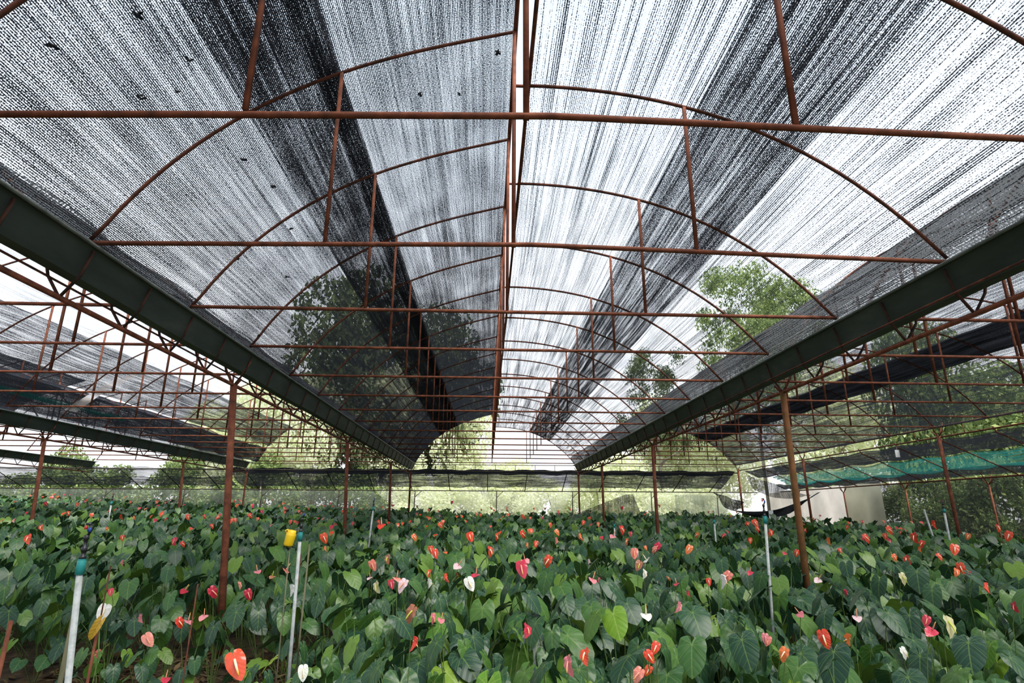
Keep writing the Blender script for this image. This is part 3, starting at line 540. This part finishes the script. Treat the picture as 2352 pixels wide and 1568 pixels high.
def fol_var(key):
    kind, mat, s = key
    if key not in VAR:
        M_ = {'Y': FOL_Y, 'G': FOL_G, 'D': FOL_D}[mat]
        if kind == 'round': m = leafblob(lobes_round(18, 0.5, 0.62, 0.28, s), 13000, .017, s)
        elif kind == 'pine':
            r = random.Random(s); lb = []
            for i in range(60):
                t = r.random(); a = r.uniform(0, 2*PI); R = .42*(1-t*.45)*r.uniform(.3, 1); lb.append((R*math.cos(a), R*math.sin(a), .42+.52*t, r.uniform(.06, .11)))
            m = leafblob(lb, 20000, .0075, s, .6, .95)
        else: m = leafblob(lobes_round(12, 0.55, 0.75, 0.10, s), 5000, .026, s, fill=.6)
        VAR[key] = m.mesh('foliage', M_)
    return VAR[key]
def tree(x, y, h, wd, kind, mat, seed, label, group='trees beyond the nets'):
    zb = gz(x, min(y, 26)); t = thing('shrub' if kind == 'shrub' else 'pine_tree' if kind == 'pine' else 'leafy_tree', (x, y, zb), label, 'shrub' if kind == 'shrub' else 'tree', group)
    r = random.Random(seed*3+1)
    o = link('foliage', fol_var((kind, mat, seed % 3+1)), t); o.scale = (wd, wd, h); o.rotation_euler = (0, 0, r.uniform(0, 6.28))
    m = MB(); m.tube([(0, 0, -.1), (r.uniform(-.1, .1), 0, h*.4), (r.uniform(-.2, .2), .1, h*.8)], [.010*h*.4+.03, .006*h*.4+.03, .02], 8)
    if kind != 'shrub':
        for i in range(9):
            a = r.uniform(0, 2*PI); z = h*r.uniform(.38, .8); R = wd*r.uniform(.25, .42); m.tube([(0, 0, z-.06*h), (R*.5*math.cos(a), R*.5*math.sin(a), z), (R*math.cos(a), R*math.sin(a), z+.05*h)], [.012*h*.4+.012, .02, .008], 5)
    m.build('trunk', BARK, t)
    return t
tree(-6.9, 31, 12.6, 8.0, 'round', 'D', 1, 'large dark tree showing through the left half of the centre bay net')
tree(-3.6, 35, 12.0, 9, 'round', 'D', 2, 'dark tree behind the left centre net, lower than the large one')
tree(13.4, 28.5, 14.0, 8.0, 'pine', 'G', 1, 'tall open pine tree seen through the right half of the centre bay')
tree(17.3, 32, 14.5, 8.0, 'pine', 'G', 2, 'tall pine tree right of the other pine, partly behind the right gutter')
tree(9.6, 33, 10.5, 6, 'pine', 'D', 3, 'lower thin pine left of the tall pines')
tree(15.6, 20.5, 7.8, 4.2, 'round', 'G', 3, 'broad fresh green tree behind the outer net of the right bay')
tree(21, 23, 6.5, 7, 'round', 'G', 1, 'broad green tree at the far right behind the right bay')
tree(17.5, 12.5, 4.2, 5, 'round', 'G', 2, 'green tree close outside the lean-to at the right edge')
tree(15.5, 25.5, 6.8, 6, 'round', 'Y', 2, 'yellow green tree in the bright slot beside the right bay')
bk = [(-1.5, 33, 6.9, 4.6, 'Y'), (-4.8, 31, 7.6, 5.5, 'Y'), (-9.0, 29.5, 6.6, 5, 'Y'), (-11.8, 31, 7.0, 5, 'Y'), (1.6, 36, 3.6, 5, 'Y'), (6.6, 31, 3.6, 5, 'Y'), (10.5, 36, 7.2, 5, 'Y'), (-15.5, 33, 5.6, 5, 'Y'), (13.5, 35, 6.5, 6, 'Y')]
bl = ['yellow green tree left of centre in the far opening', 'tall yellow green tree at the left edge of the centre far opening', 'pale green tree in the far opening of the left bay', 'pale green tree at the left of the left bay opening',
      'low pale tree in the middle of the centre far opening', 'low pale tree at the right foot of the centre far opening', 'pale green tree in the far opening of the right bay', 'pale tree left of the left bay opening', 'pale tree at the right edge of the right bay opening']
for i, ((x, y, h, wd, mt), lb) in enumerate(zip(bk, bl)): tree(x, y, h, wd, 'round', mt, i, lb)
rr = random.Random(5); n = 0
cols_ = 'first second third fourth fifth sixth seventh eighth ninth tenth eleventh twelfth thirteenth fourteenth fifteenth sixteenth seventeenth eighteenth'.split()
for i in range(18):
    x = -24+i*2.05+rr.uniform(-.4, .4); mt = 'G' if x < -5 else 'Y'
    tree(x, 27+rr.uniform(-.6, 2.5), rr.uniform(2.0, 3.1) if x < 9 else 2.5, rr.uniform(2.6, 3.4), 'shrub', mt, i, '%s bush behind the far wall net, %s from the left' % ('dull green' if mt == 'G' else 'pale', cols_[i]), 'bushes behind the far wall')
for i in range(8):
    y = 8+i*1.9; tree(13.2+rr.uniform(-.3, .6), y, rr.uniform(2.0, 2.9), 2.4, 'shrub', 'G', i+3, 'leafy green bush behind the dark side wall net, %s' % ORD[i], 'bushes behind the side wall')

# ------------------------------------------------------------------ anthuriums
OUT = [(0, 1.0), (16, .86), (34, .66), (55, .50), (80, .425), (105, .405), (130, .42), (150, .43), (164, .36), (173, .22), (180, .07)]
def rout(phi, OUT=OUT): return float(np.interp(phi, [o[0] for o in OUT], [o[1] for o in OUT]))
def blade(m, at, tdir, ndir, L, nphi, rings, cup=0.16, droop=0.30, wave=0.02, width=1.0, mi=0, seed=0, outl=OUT, uvs=True, fold=None):
    t = Vector(tdir).normalized(); nn = Vector(ndir); nn = (nn-t*nn.dot(t)).normalized(); s = t.cross(nn); at = Vector(at)
    V = [at]; U = [(0.5, 0.28)]; r = random.Random(seed); ph0 = r.uniform(0, 6)
    phis = [-180+360*(i+.0)/nphi for i in range(nphi+1)]
    for q in rings:
        for ph in phis:
            R = rout(abs(ph), outl)*q; a = math.radians(ph); x = R*math.sin(a)*width; y = R*math.cos(a)
            if abs(ph) == 180: x = 0.012*(1 if ph > 0 else -1)*q
            h = cup*abs(x)*(1.2 if fold is None else fold) - droop*(max(0, y)**2) - 0.22*max(0, -y)**2*2 + wave*math.sin(a*6+ph0)*q*q - 0.55*x*x
            V.append(at+t*(y*L)+s*(x*L)+nn*(h*L)); U.append((x*.5/0.8+.5, (y+.4)/1.4))
    n = nphi+1; F = [(0, 1+i, 2+i) for i in range(nphi)]
    for k in range(len(rings)-1): F += [(1+k*n+i, 1+(k+1)*n+i, 1+(k+1)*n+i+1, 1+k*n+i+1) for i in range(nphi)]
    F = [f[::-1] for f in F]
    m.add(V, F, U, mi)
def leaf_shape(seed):
    r = random.Random(seed); k = seed/16.0
    rad = 0.04+0.30*r.random()**0.8; h = 0.98-rad*0.9-0.38*r.random()**1.6
    tilt = math.radians(r.uniform(12, 84)); L = r.uniform(.150, .205)
    roll = r.uniform(-.6, .6); return rad, h, tilt, L, roll
def leaf_mesh(seed, lod):
    rad, h, tilt, L, roll = leaf_shape(seed); r = random.Random(seed+50)
    m = MB(); tip = Vector((rad, 0, h))
    pts = [(0.01, 0, 0), (rad*.30, .01, h*.45), (rad*.72, .0, h*.86), tip-Vector((0.01, 0, 0.01)), tip]
    if lod == 0: m.tube(pts, [.0038, .0034, .003, .0028, .0024], 5, False, 1)
    elif lod == 1: m.tube([pts[0], pts[2], pts[4]], .003, 3, False, 1)
    t = Vector((math.cos(tilt), roll*.5, -math.sin(tilt))); nn = Vector((math.sin(tilt), roll, math.cos(tilt)))
    if lod == 0: blade(m, tip, t, nn, L, 26, (.35, .7, 1.0), seed=seed, wave=.03, width=r.uniform(.92, 1.15))
    elif lod == 1: blade(m, tip, t, nn, L, 14, (.5, 1.0), seed=seed, wave=.02)
    else: blade(m, tip, t, nn, L*1.02, 8, (1.0,), seed=seed, wave=0)
    return m
NV = 16
LV = [leaf_mesh(s, 0).mesh('leaf', [LEAF, STALK]) for s in range(NV)]
LVL = [leaf_mesh(s, 0).mesh('leaf', [LEAF_LIME, STALK]) for s in range(NV)]

FO = {'F': [(0, 1.0), (12, .88), (30, .70), (55, .58), (80, .52), (105, .50), (130, .52), (150, .46), (164, .42), (173, .37), (180, .30)]}
def spathe_mesh(kind, mat):
    """origin where stalk, spathe and spadix meet; tip along -Z, face towards -Y"""
    m = MB(); o = FO['F']; L = 0.66
    par = dict(F=(0.10, .10, .03, .86), S=(0.35, .35, .05, .95), E=(0.9, .25, .05, .75), H=(0.25, .22, .04, 1.0))[kind]
    blade(m, (0, 0, 0), (0, 0, -1), (0, -1, 0), L, 26, (.35, .7, 1.0), cup=par[0], droop=par[1], wave=par[2], width=par[3], seed=len(mat), outl=o, fold=1.6 if kind == 'E' else None)
    return m.mesh('flower', FLM[mat])
def spadix_mesh(mat, kind):
    m = MB(); L = .52 if kind != 'H' else .6
    d = Vector((0, -.22, -1)).normalized() if kind in 'FS' else Vector((0, -1, .18)).normalized() if kind == 'H' else Vector((0, -.7, -.7)).normalized()
    pts = [Vector((0, -.015, 0))+d*(L*i/5)+Vector((0, -.03*math.sin(PI*i/5), 0)) for i in range(6)]
    m.tube(pts, [.036, .042, .040, .036, .030, .014], 8); return m.mesh('spadix', mat)
SPM, SDM = {}, {}
def shape_m(kind, c):
    if (kind, c) not in SPM: SPM[(kind, c)] = spathe_mesh(kind, c)
    return SPM[(kind, c)]
def spx(c, kind):
    mt = {'r': SPADIX, 'o': SPADIX, 'c': SPADIX_P, 'p': SPADIX_P, 's': SPADIX_P, 'l': SPADIX_P, 'w': SPADIX, 'y': SPADIX_Y, 'b': SPADIX_Y}[c]
    if (mt.name, kind) not in SDM: SDM[(mt.name, kind)] = spadix_mesh(mt, kind)
    return SDM[(mt.name, kind)]

CN = {'r': 'red-orange', 'o': 'orange', 'c': 'crimson', 'p': 'pink', 's': 'salmon pink', 'w': 'white', 'l': 'pale pink', 'y': 'cream green', 'b': 'withered brownish'}
KN = {'F': 'facing camera', 'S': 'turned sideways', 'E': 'seen edge-on', 'H': 'held flat'}
def colname(x, y):
    """where across the field, by the posts it stands between (u = slope from the camera)"""
    u = x/y
    for lim, nm in ((-.66, 'at the left edge'), (-.42, 'left of large left post'), (-.28, 'right of large left post'), (-.10, 'left of centre'), (.10, 'in the centre'),
                    (.28, 'right of centre'), (.46, 'left of large right post'), (.66, 'right of large right post'), (9, 'at far right')):
        if u < lim: return nm
def rowname(y):
    for lim, nm in ((2.9, 'front row'), (3.7, 'second row'), (4.8, 'near bed'), (6.5, 'middle bed'), (10, 'rear bed'), (99, 'distant bed')):
        if y < lim: return nm
plants = []      # (root, x, y, descriptor, has_flower)
def fill_leaves(t, x, y, n, sc, lime, rnd):
    base = rnd.uniform(0, 2*PI)
    for i in range(n):
        a = -PI/2+rnd.uniform(-1.5, 1.5) if rnd.random() < .62 else base+i*2.4
        v = rnd.randrange(NV); is_l = rnd.random() < (0.75 if lime else 0.05)
        o = link('leaf', (LVL if is_l else LV)[v], t); o.rotation_euler = (rnd.uniform(-.12, .12), rnd.uniform(-.12, .12), a)
        s = sc*rnd.uniform(.86, 1.08); o.scale = (s*rnd.uniform(.8, 1.15),)*2+(s,)
def add_flower(t, base, P, size, c, k, rnd):
    P = Vector(P); d = P-Vector(base)
    o = link('flower', shape_m(k, c), t); o.location = d; s = size*(1.05 if k == 'F' else 1.15 if k == 'S' else 1.0); o.scale = (s, s, s)
    yaw = {'F': rnd.uniform(-.25, .25), 'S': rnd.choice((-1, 1))*rnd.uniform(.6, 1.0), 'E': rnd.choice((-1, 1))*rnd.uniform(1.3, 1.5), 'H': rnd.uniform(-.5, .5)}[k]
    pit = {'F': rnd.uniform(-.55, .05), 'S': rnd.uniform(-.7, -.2), 'E': rnd.uniform(-.3, .2), 'H': rnd.uniform(-1.45, -1.2)}[k]
    o.rotation_euler = (pit, rnd.uniform(-.65, .65), yaw+math.atan2(-P.x, P.y)*0.9)
    # pivot so that the middle of the blade, not its base, sits at P
    R = o.rotation_euler.to_matrix(); off = R @ Vector((0, 0, -.18*s)); o.location = d-off
    link('spadix', spx(c, k), o)
    q = o.location+R @ Vector((0, .01, 0)); m = MB()
    m.tube([(0, 0, 0), (q.x*.35, q.y*.35+.02, q.z*.5), (q.x*.85, q.y*.85+.035, q.z*.88), q], [.0035, .003, .0026, .0024], 5, False)
    m.build('flower_stalk', STALK, t)
FL = [f.split() for f in FLOWERS.split(';')]
occ = []; rnd = random.Random(11)
def blocked(x, y):
    if -3.8 < x < -1.6 and 3.6 < y < 5.6: return True
    if -3.1 < x < -2.3 and 5.3 <= y < 6.6: return True
    for px_, py_ in ((-2.72, 6.53), (3.385, 6.53), (-1.74, 2.9), (-1.39, 4.8), (2.48, 5.5)):
        if (x-px_)**2+(y-py_)**2 < .09**2: return True
    return False
far_flowers = []
for f in FL:
    x, y, z, s = map(float, f[:4]); c, k = f[4:]
    if y > 16: far_flowers.append((x, y, z, s, c, k)); continue
    bx_, by_ = x+rnd.uniform(-.1, .1), y+rnd.uniform(.02, .14); zb = gz(bx_, by_)
    host = None
    for p in plants:
        if (p[1]-bx_)**2+(p[2]-by_)**2 < .24**2: host = p; break
    if host: add_flower(host[0], host[0].location, (x, y, z), s, c, k, rnd); host[5].append((CN[c], k)); continue
    t = thing('anthurium', (bx_, by_, zb), '', 'anthurium plant', 'flowering anthuriums')
    H = hc(bx_, by_)
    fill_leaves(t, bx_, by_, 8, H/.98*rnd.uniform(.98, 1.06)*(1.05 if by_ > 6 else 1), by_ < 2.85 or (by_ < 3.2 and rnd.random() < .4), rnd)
    add_flower(t, (bx_, by_, zb), (x, y, z), s, c, k, rnd)
    plants.append((t, bx_, by_, CN[c], k, [(CN[c], k)], s)); occ.append((bx_, by_))
# fill with leafy plants
cand = []
y = 1.95
while y < 23.9:
    dx = .345; w0 = -0.86*y-1.2; w1 = 0.93*y+1.0; x = w0+rnd.uniform(0, .3)
    while x < min(w1, 10.9):
        cx_, cy_ = x+rnd.uniform(-.1, .1), y+rnd.uniform(-.1, .1)
        if x > -24 and not blocked(cx_, cy_): cand.append((cx_, cy_))
        x += dx
    y += .325
O = np.array(occ); keep = [c for c in cand if ((O[:, 0]-c[0])**2+(O[:, 1]-c[1])**2).min() > .21**2]
keep.sort(key=lambda c: c[1]+0.25*abs(c[0]))
nfill = max(0, 298-len(plants))
near, far = keep[:nfill], keep[nfill:]
for (x, y) in near:
    if y < 1.9: continue
    zb = gz(x, y); t = thing('anthurium', (x, y, zb), '', 'anthurium plant', 'leafy anthuriums without flowers in view')
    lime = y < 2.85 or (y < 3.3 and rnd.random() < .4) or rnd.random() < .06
    fill_leaves(t, x, y, 9 if y < 4 else 8, hc(x, y)/.98*rnd.uniform(.97, 1.08), lime, rnd)
    plants.append((t, x, y, 'yellow-green leafy' if lime else 'dark green leafy', None, [], 0))
# labels
cells = {}
for p in plants:
    fl = p[5]
    if fl:
        big = ' large' if p[6] > .125 and p[2] < 4 else ''
        base = 'anthurium with%s %s bloom %s' % (big, fl[0][0], KN[fl[0][1]]) if len(fl) == 1 else 'anthurium with %s and %s flowers' % (fl[0][0], fl[1][0]) if len(fl) == 2 else 'anthurium with several %s flowers' % fl[0][0]
        base = base.replace('a orange', 'an orange')
    else: base = '%s anthurium' % p[3]
    key = (base, colname(p[1], p[2]), rowname(p[2])); cells.setdefault(key, []).append(p)
WN = 'second third fourth fifth sixth seventh eighth ninth tenth eleventh twelfth thirteenth fourteenth fifteenth sixteenth seventeenth eighteenth nineteenth twentieth'.split()
for (base, c_, r_), L_ in cells.items():
    L_.sort(key=lambda p: p[1]/p[2])
    for i, p in enumerate(L_):
        o_ = '' if len(L_) == 1 else 'leftmost ' if i == 0 else 'rightmost ' if i == len(L_)-1 else (WN[i-1]+' from left, ')
        p[0]['label'] = (o_+base+', '+r_+', '+c_).strip()
# far masses: one countless mass each
def mass(name, pts, lod, nleaf, label, mats, flowers=()):
    r = np.random.RandomState(3); VV = []; FF = []; UU = []; MM = []; off = 0; protos = []
    for s in range(NV):
        mb = leaf_mesh(s, lod); protos.append((np.array(mb.v), mb.f, mb.uv, mb.mi))
    F4 = []; L4 = []; nv = 0; loops = []; starts = []; tot = []; mi = []; uvs = []
    for (x, y) in pts:
        zb = gz(x, y); H = hc(x, y)/.98*r.uniform(1.0, 1.16)*(1.04 if x > 3 else 1)
        for i in range(nleaf):
            pv, pf, pu, pm = protos[r.randint(NV)]
            a = -PI/2+r.uniform(-1.6, 1.6) if r.rand() < .62 else r.uniform(0, 2*PI); c_, s_ = math.cos(a), math.sin(a); k = H*r.uniform(.86, 1.06); kx = k*r.uniform(.85, 1.2)
            X = pv[:, 0]*kx; Y = pv[:, 1]*kx
            VV.append(np.c_[x+X*c_-Y*s_, y+X*s_+Y*c_, zb+pv[:, 2]*k]); UU += pu
            for f_, q in zip(pf, pm): FF.append(tuple(v+nv for v in f_)); MM.append(q if q else (0 if r.rand() > .0 else 0))
            nv += len(pv)
    for (x, y, z, s, c, k) in flowers:
        mb = MB(); a = r.uniform(-.7, .7); tl = r.uniform(.2, 1.2)
        blade(mb, (x, y, z+.15*s), (math.sin(a)*.3, -math.cos(tl), -math.sin(tl)), (math.sin(a), -math.sin(tl), math.cos(tl)), .7*s, 12, (.6, 1.0), outl=FO['F'])
        mb.tube([(x, y+.02, z+.15*s), (x, y+.06, z-.3)], .004, 3, False)
        q = {'r': 2, 'o': 2, 'c': 3, 'p': 3}.get(c, 2)
        VV.append(np.array([tuple(v) for v in mb.v])); UU += mb.uv
        nf = len(mb.f)
        for i, f_ in enumerate(mb.f): FF.append(tuple(v+nv for v in f_)); MM.append(q if i < nf-9 else 1)
        nv += len(mb.v)
    m = MB(); m.v = np.concatenate(VV).tolist(); m.f = FF; m.uv = UU; m.mi = MM
    return tag(m.build(name, mats), label, 'anthurium plants', kind='stuff')
A_ = [p for p in far if p[1] <= 12]; B_ = [p for p in far if p[1] > 12]
ff = list(far_flowers); rf = random.Random(21)
for i in range(170):
    y = rf.uniform(9, 23.6); x = rf.uniform(-.8*y, .12*y) if rf.random() < .75 else rf.uniform(.1*y, .75*y)
    if x > 11: continue
    ff.append((x, y, gz(x, y)+hc(x, y)+rf.uniform(.0, .12), rf.uniform(.08, .12), rf.choice('rrrcc'), 'F'))
MATS = [LEAF, STALK, FLM['r'], FLM['c']]
mass('distant_anthuriums', A_, 1, 8, 'broad mass of anthurium foliage in the middle distance', MATS, [f for f in ff if f[1] <= 12])
mass('distant_anthuriums', B_, 2, 8, 'farthest strip of anthurium foliage and tiny red flowers below the far wall', MATS, [f for f in ff if f[1] > 12])

# ------------------------------------------------------------------ irrigation risers, stakes, litter
def riser(x, y, zt, zb, label, r=.0125, lean=(0, 0), kind='full'):
    t = thing('sprinkler_riser', (x+lean[0], y, zb), label, 'sprinkler pipe', 'sprinkler pipes')
    h = zt-zb; lx, ly = -lean[0], -lean[1]
    P = lambda f: (lx*f, ly*f, h*f)
    m = MB(); fr = (h-.165)/h if kind == 'full' else 1; m.tube([(0, 0, -.1), P(fr)], r, 12); m.build('pipe', PVC, t)
    if kind == 'full':
        a = P(fr); m = MB(); m.lathe([(0, a[2]-.012), (r*1.35, a[2]-.012), (r*1.35, a[2]+.045), (r*1.2, a[2]+.048), (r*1.2, a[2]+.052), (r*1.3, a[2]+.053), (0, a[2]+.06)], 16, 0, (a[0], a[1], 0)); m.build('coupling', TEALP, t)
        z = a[2]+.055; m = MB(); m.lathe([(0, z), (r*1.1, z), (r*1.1, z+.012), (r*.7, z+.014), (r*.7, z+.03), (r*.95, z+.032), (r*.95, z+.05), (r*.6, z+.053), (r*.55, z+.08), (r*.85, z+.083), (r*.85, z+.10), (0, z+.105)], 14, 0, (a[0], a[1], 0)); hd = m.build('sprinkler_head', BLACKP, t)
        m = MB(); m.tube([(a[0]+.004, a[1], z+.10), (a[0]+.016, a[1], z+.125), (a[0]+.004, a[1], z+.15)], .006, 6); m.box((a[0], a[1], z+.15), (.02, .012, .010)); m.build('deflector', BLACKP, hd)
        m = MB(); m.box((a[0]-.008, a[1]-.004, z+.135), (.010, .009, .016)); m.build('nozzle_insert', REDP, hd)
        m = MB(); m.box((a[0]+.012, a[1]-.005, z+.125), (.010, .009, .018)); m.build('swivel_insert', BLUEP, hd)
    return t
riser(-1.84, 2.9, 1.50, .0, 'grey sprinkler pipe with teal coupling and black head at lower left', .0135, (.15, 0))
riser(-1.43, 4.8, 1.56, gz(-1.4, 4.8), 'grey sprinkler pipe beside the yellow cup', .0125, (.03, 0))
riser(2.54, 5.5, 1.69, gz(2.5, 5.5), 'grey sprinkler pipe left of the large right post', .0125, (-.07, 0))
riser(-2.02, 11, 1.80, gz(-2, 11), 'distant grey sprinkler pipe left of centre near the far wall', .016, (-.10, 0))
riser(-7.2, 12, 1.88, gz(-7, 12), 'distant grey sprinkler pipe at far left', .016, (-.03, 0))
riser(2.5, 12, 1.50, gz(2.5, 12), 'distant short sprinkler pipe right of centre', .013)
riser(4.12, 11, 1.60, gz(4, 11), 'distant pale sprinkler pipe with green base right of centre', .014)
riser(8.08, 11, 1.69, gz(8, 11), 'leaning white and blue pipe at far right', .017, (.25, 0), 'bare')
riser(8.46, 11, 1.81, gz(8.4, 11), 'teal grey upright pipe at far right', .019)
# yellow cup on its stake
t = thing('yellow_cup', (-1.455, 4.65, 1.41), 'bright yellow plastic cup hanging upside down beside the sprinkler pipe', 'cup')
t.rotation_euler = (.1, .22, 0)
m = MB(); m.lathe([(0, -.055), (.030, -.055), (.034, -.045), (.036, .02), (.036, .030), (.030, .040), (.030, .055), (.0, .058)], 20); m.build('cup_body', YELLOWP, t)
m = MB(); m.tube([(-.034, 0, .03), (-.050, 0, .045), (-.030, 0, .055)], .005, 6); m.build('cup_handle', YELLOWP, t)
zz = gz(-1.45, 4.66); m = MB(); m.tube([(-1.455, 4.67, zz-.05), (-1.455, 4.67, 1.40)], .005, 6); tag(m.build('cup_stake', BAMBOO), 'thin stake holding up the yellow cup', 'stake')
for x, y, zt, r, mt, lb in ((-2.09, 2.9, 1.135, .009, RUST, 'rusty stake at the lower left corner'), (-1.83, 3.1, 1.12, .0065, RUST, 'thin rusty rod under the white flower'), (-2.07, 4.6, 1.10, .005, RUST, 'rusty rod in front of the large left post'),
                            (-2.70, 4.6, 1.22, .005, RUST_DARK, 'dark thin rod left of the large left post'), (-1.90, 3.02, 1.30, .011, BAMBOO, 'mossy wooden stake behind the grey sprinkler pipe'), (-1.385, 4.87, 1.36, .007, BAMBOO, 'mossy stake tied behind the second sprinkler pipe'), (-1.60, 5.4, 1.25, .007, RUST_DARK, 'thin dark rod below the yellow cup')):
    zb = gz(x, y); m = MB(); m.tube([(x, y, zb-.08), (x+.015, y, zt)], r, 7); tag(m.build('stake', mt), lb, 'stake', 'stakes among the plants')
m = MB(); m.tube([(-2.6, 3.3, .05), (-1.9, 3.6, .07), (-1.2, 3.9, .06), (-.6, 3.7, .05)], .012, 8); tag(m.build('hose', TEALP), 'dark teal irrigation hose lying on the soil in the left aisle', 'hose')
# ferns and litter in the left aisle
def fern(x, y, label, s=1.0):
    t = thing('fern', (x, y, gz(x, y)), label, 'fern'); r = random.Random(int(x*100)); m = MB()
    for i in range(10):
        a = r.uniform(0, 2*PI); L = .42*s*r.uniform(.7, 1.1); prev = None; pts = []
        for j in range(14):
            q = j/13; pts.append(Vector((math.cos(a)*L*q, math.sin(a)*L*q, .45*s*math.sin(q*2.0)*.7)))
        m.tube(pts, .0018, 3, False); sd = Vector((-math.sin(a), math.cos(a), 0))
        for j in range(2, 14):
            for k in (-1, 1):
                p = pts[j]; w__ = .07*s*(1-abs(j/13-.4)); d = (pts[j]-pts[j-1]).normalized()
                m.add([p, p+sd*k*w__*.5+d*.012, p+sd*k*w__-Vector((0, 0, .012)), p+sd*k*w__*.5-d*.010], [(0, 1, 2, 3)], None)
    m.build('fronds', FOL_G, t)
fern(-2.15, 2.75, 'small bright green fern at the lower left corner'); fern(-2.45, 3.1, 'second fern behind the lower left corner stake', .8)
m = MB(); r = random.Random(9)
for i in range(5000):
    x, y = r.uniform(-4.2, 1.5), r.uniform(1.8, 7.2)
    if r.random() < .6: x, y = r.uniform(-3.9, -1.2), r.uniform(3.2, 6.8)
    z = gz(x, y)+r.uniform(0, .07); a = r.uniform(0, 2*PI); L = r.uniform(.03, .09); w_ = L*r.uniform(.08, .4); d = Vector((math.cos(a), math.sin(a), r.uniform(-.4, .4))); s_ = Vector((-math.sin(a), math.cos(a), r.uniform(-.3, .3)))
    p = Vector((x, y, z)); m.add([p-d*L, p+s_*w_, p+d*L, p-s_*w_], [(0, 1, 2, 3)])
LIT = fol_mat('dry_leaf_litter', [(0, (0.05, 0.03, 0.018)), (0.5, (0.14, 0.09, 0.045)), (0.9, (0.24, 0.17, 0.09)), (1, (0.12, 0.14, 0.05))], .1)
tag(m.build('leaf_litter', LIT), 'brown dry leaf litter on the soil of the left aisle', 'leaf litter', kind='stuff')

# dead leaves caught on top of the net
DEB = noise_mat('dead_leaf', [(0.3, (0.012, 0.010, 0.008)), (0.7, (0.05, 0.035, 0.02))], 30, 0.9)
DP = [(-2.33, 2.64, 2.32), (-2.00, 2.74, 2.65), (-1.92, 3.14, 2.71), (-2.20, 3.20, 2.46), (-2.06, 3.31, 2.61), (-1.92, 4.65, 2.71), (-1.99, 5.37, 2.67), (-1.98, 4.18, 2.67), (-2.53, 5.16, 2.06), (-2.62, 6.49, 1.89), (-2.22, 6.07, 2.44), (0.03, 3.96, 3.59), (-0.64, 4.25, 3.39), (-0.30, 4.36, 3.50), (-1.95, 6.97, 2.69), (-2.39, 5.20, 2.26), (-2.13, 7.01, 2.53)]
rd = random.Random(4)
for i, (x, y, z) in enumerate(DP):
    m = MB(); s0 = rd.uniform(.012, .024) if i > 1 else .02
    for k in range(7):
        c = Vector((rd.uniform(-s0, s0), rd.uniform(-s0, s0), rd.uniform(0, s0*.5))); d = Vector((rd.uniform(-1, 1), rd.uniform(-1, 1), rd.uniform(-.3, .3))).normalized()*s0; e = d.cross(Vector((0, 0, 1)))*.6
        m.add([c-d, c+e+Vector((0, 0, .003)), c+d, c-e, c+Vector((0, 0, .008))], [(0, 1, 4), (1, 2, 4), (2, 3, 4), (3, 0, 4), (0, 3, 2, 1)])
    o = m.build('dead_leaf_clump', DEB, None, False); o.location = (x, y, HC+z+.015)
    tag(o, 'small dark clump of dead leaves caught on the left centre net', 'leaf clump', 'dead leaf clumps on the net')

m = MB(); blade(m, (-1.79, 3.06, 1.10), (-.45, -.1, -1), (.2, -1, .1), .085, 20, (.5, 1.0), cup=.5, droop=.2, width=.55)
YEL = leaf_mat('yellowed_leaf', [(0.0, (0.50, 0.30, 0.03)), (1.0, (0.58, 0.38, 0.05))], vein_col=(0.35, 0.2, 0.03))
o = m.build('yellow_leaf', YEL); tag(o, 'drooping yellow leaf beside the grey pipe at lower left', 'leaf')
m = MB(); m.tube([(-1.79, 3.06, 1.10), (-1.79, 3.10, .95), (-1.82, 3.12, .5), (-1.85, 3.14, .0)], .003, 5); m.build('leaf_stalk', STALK, o)
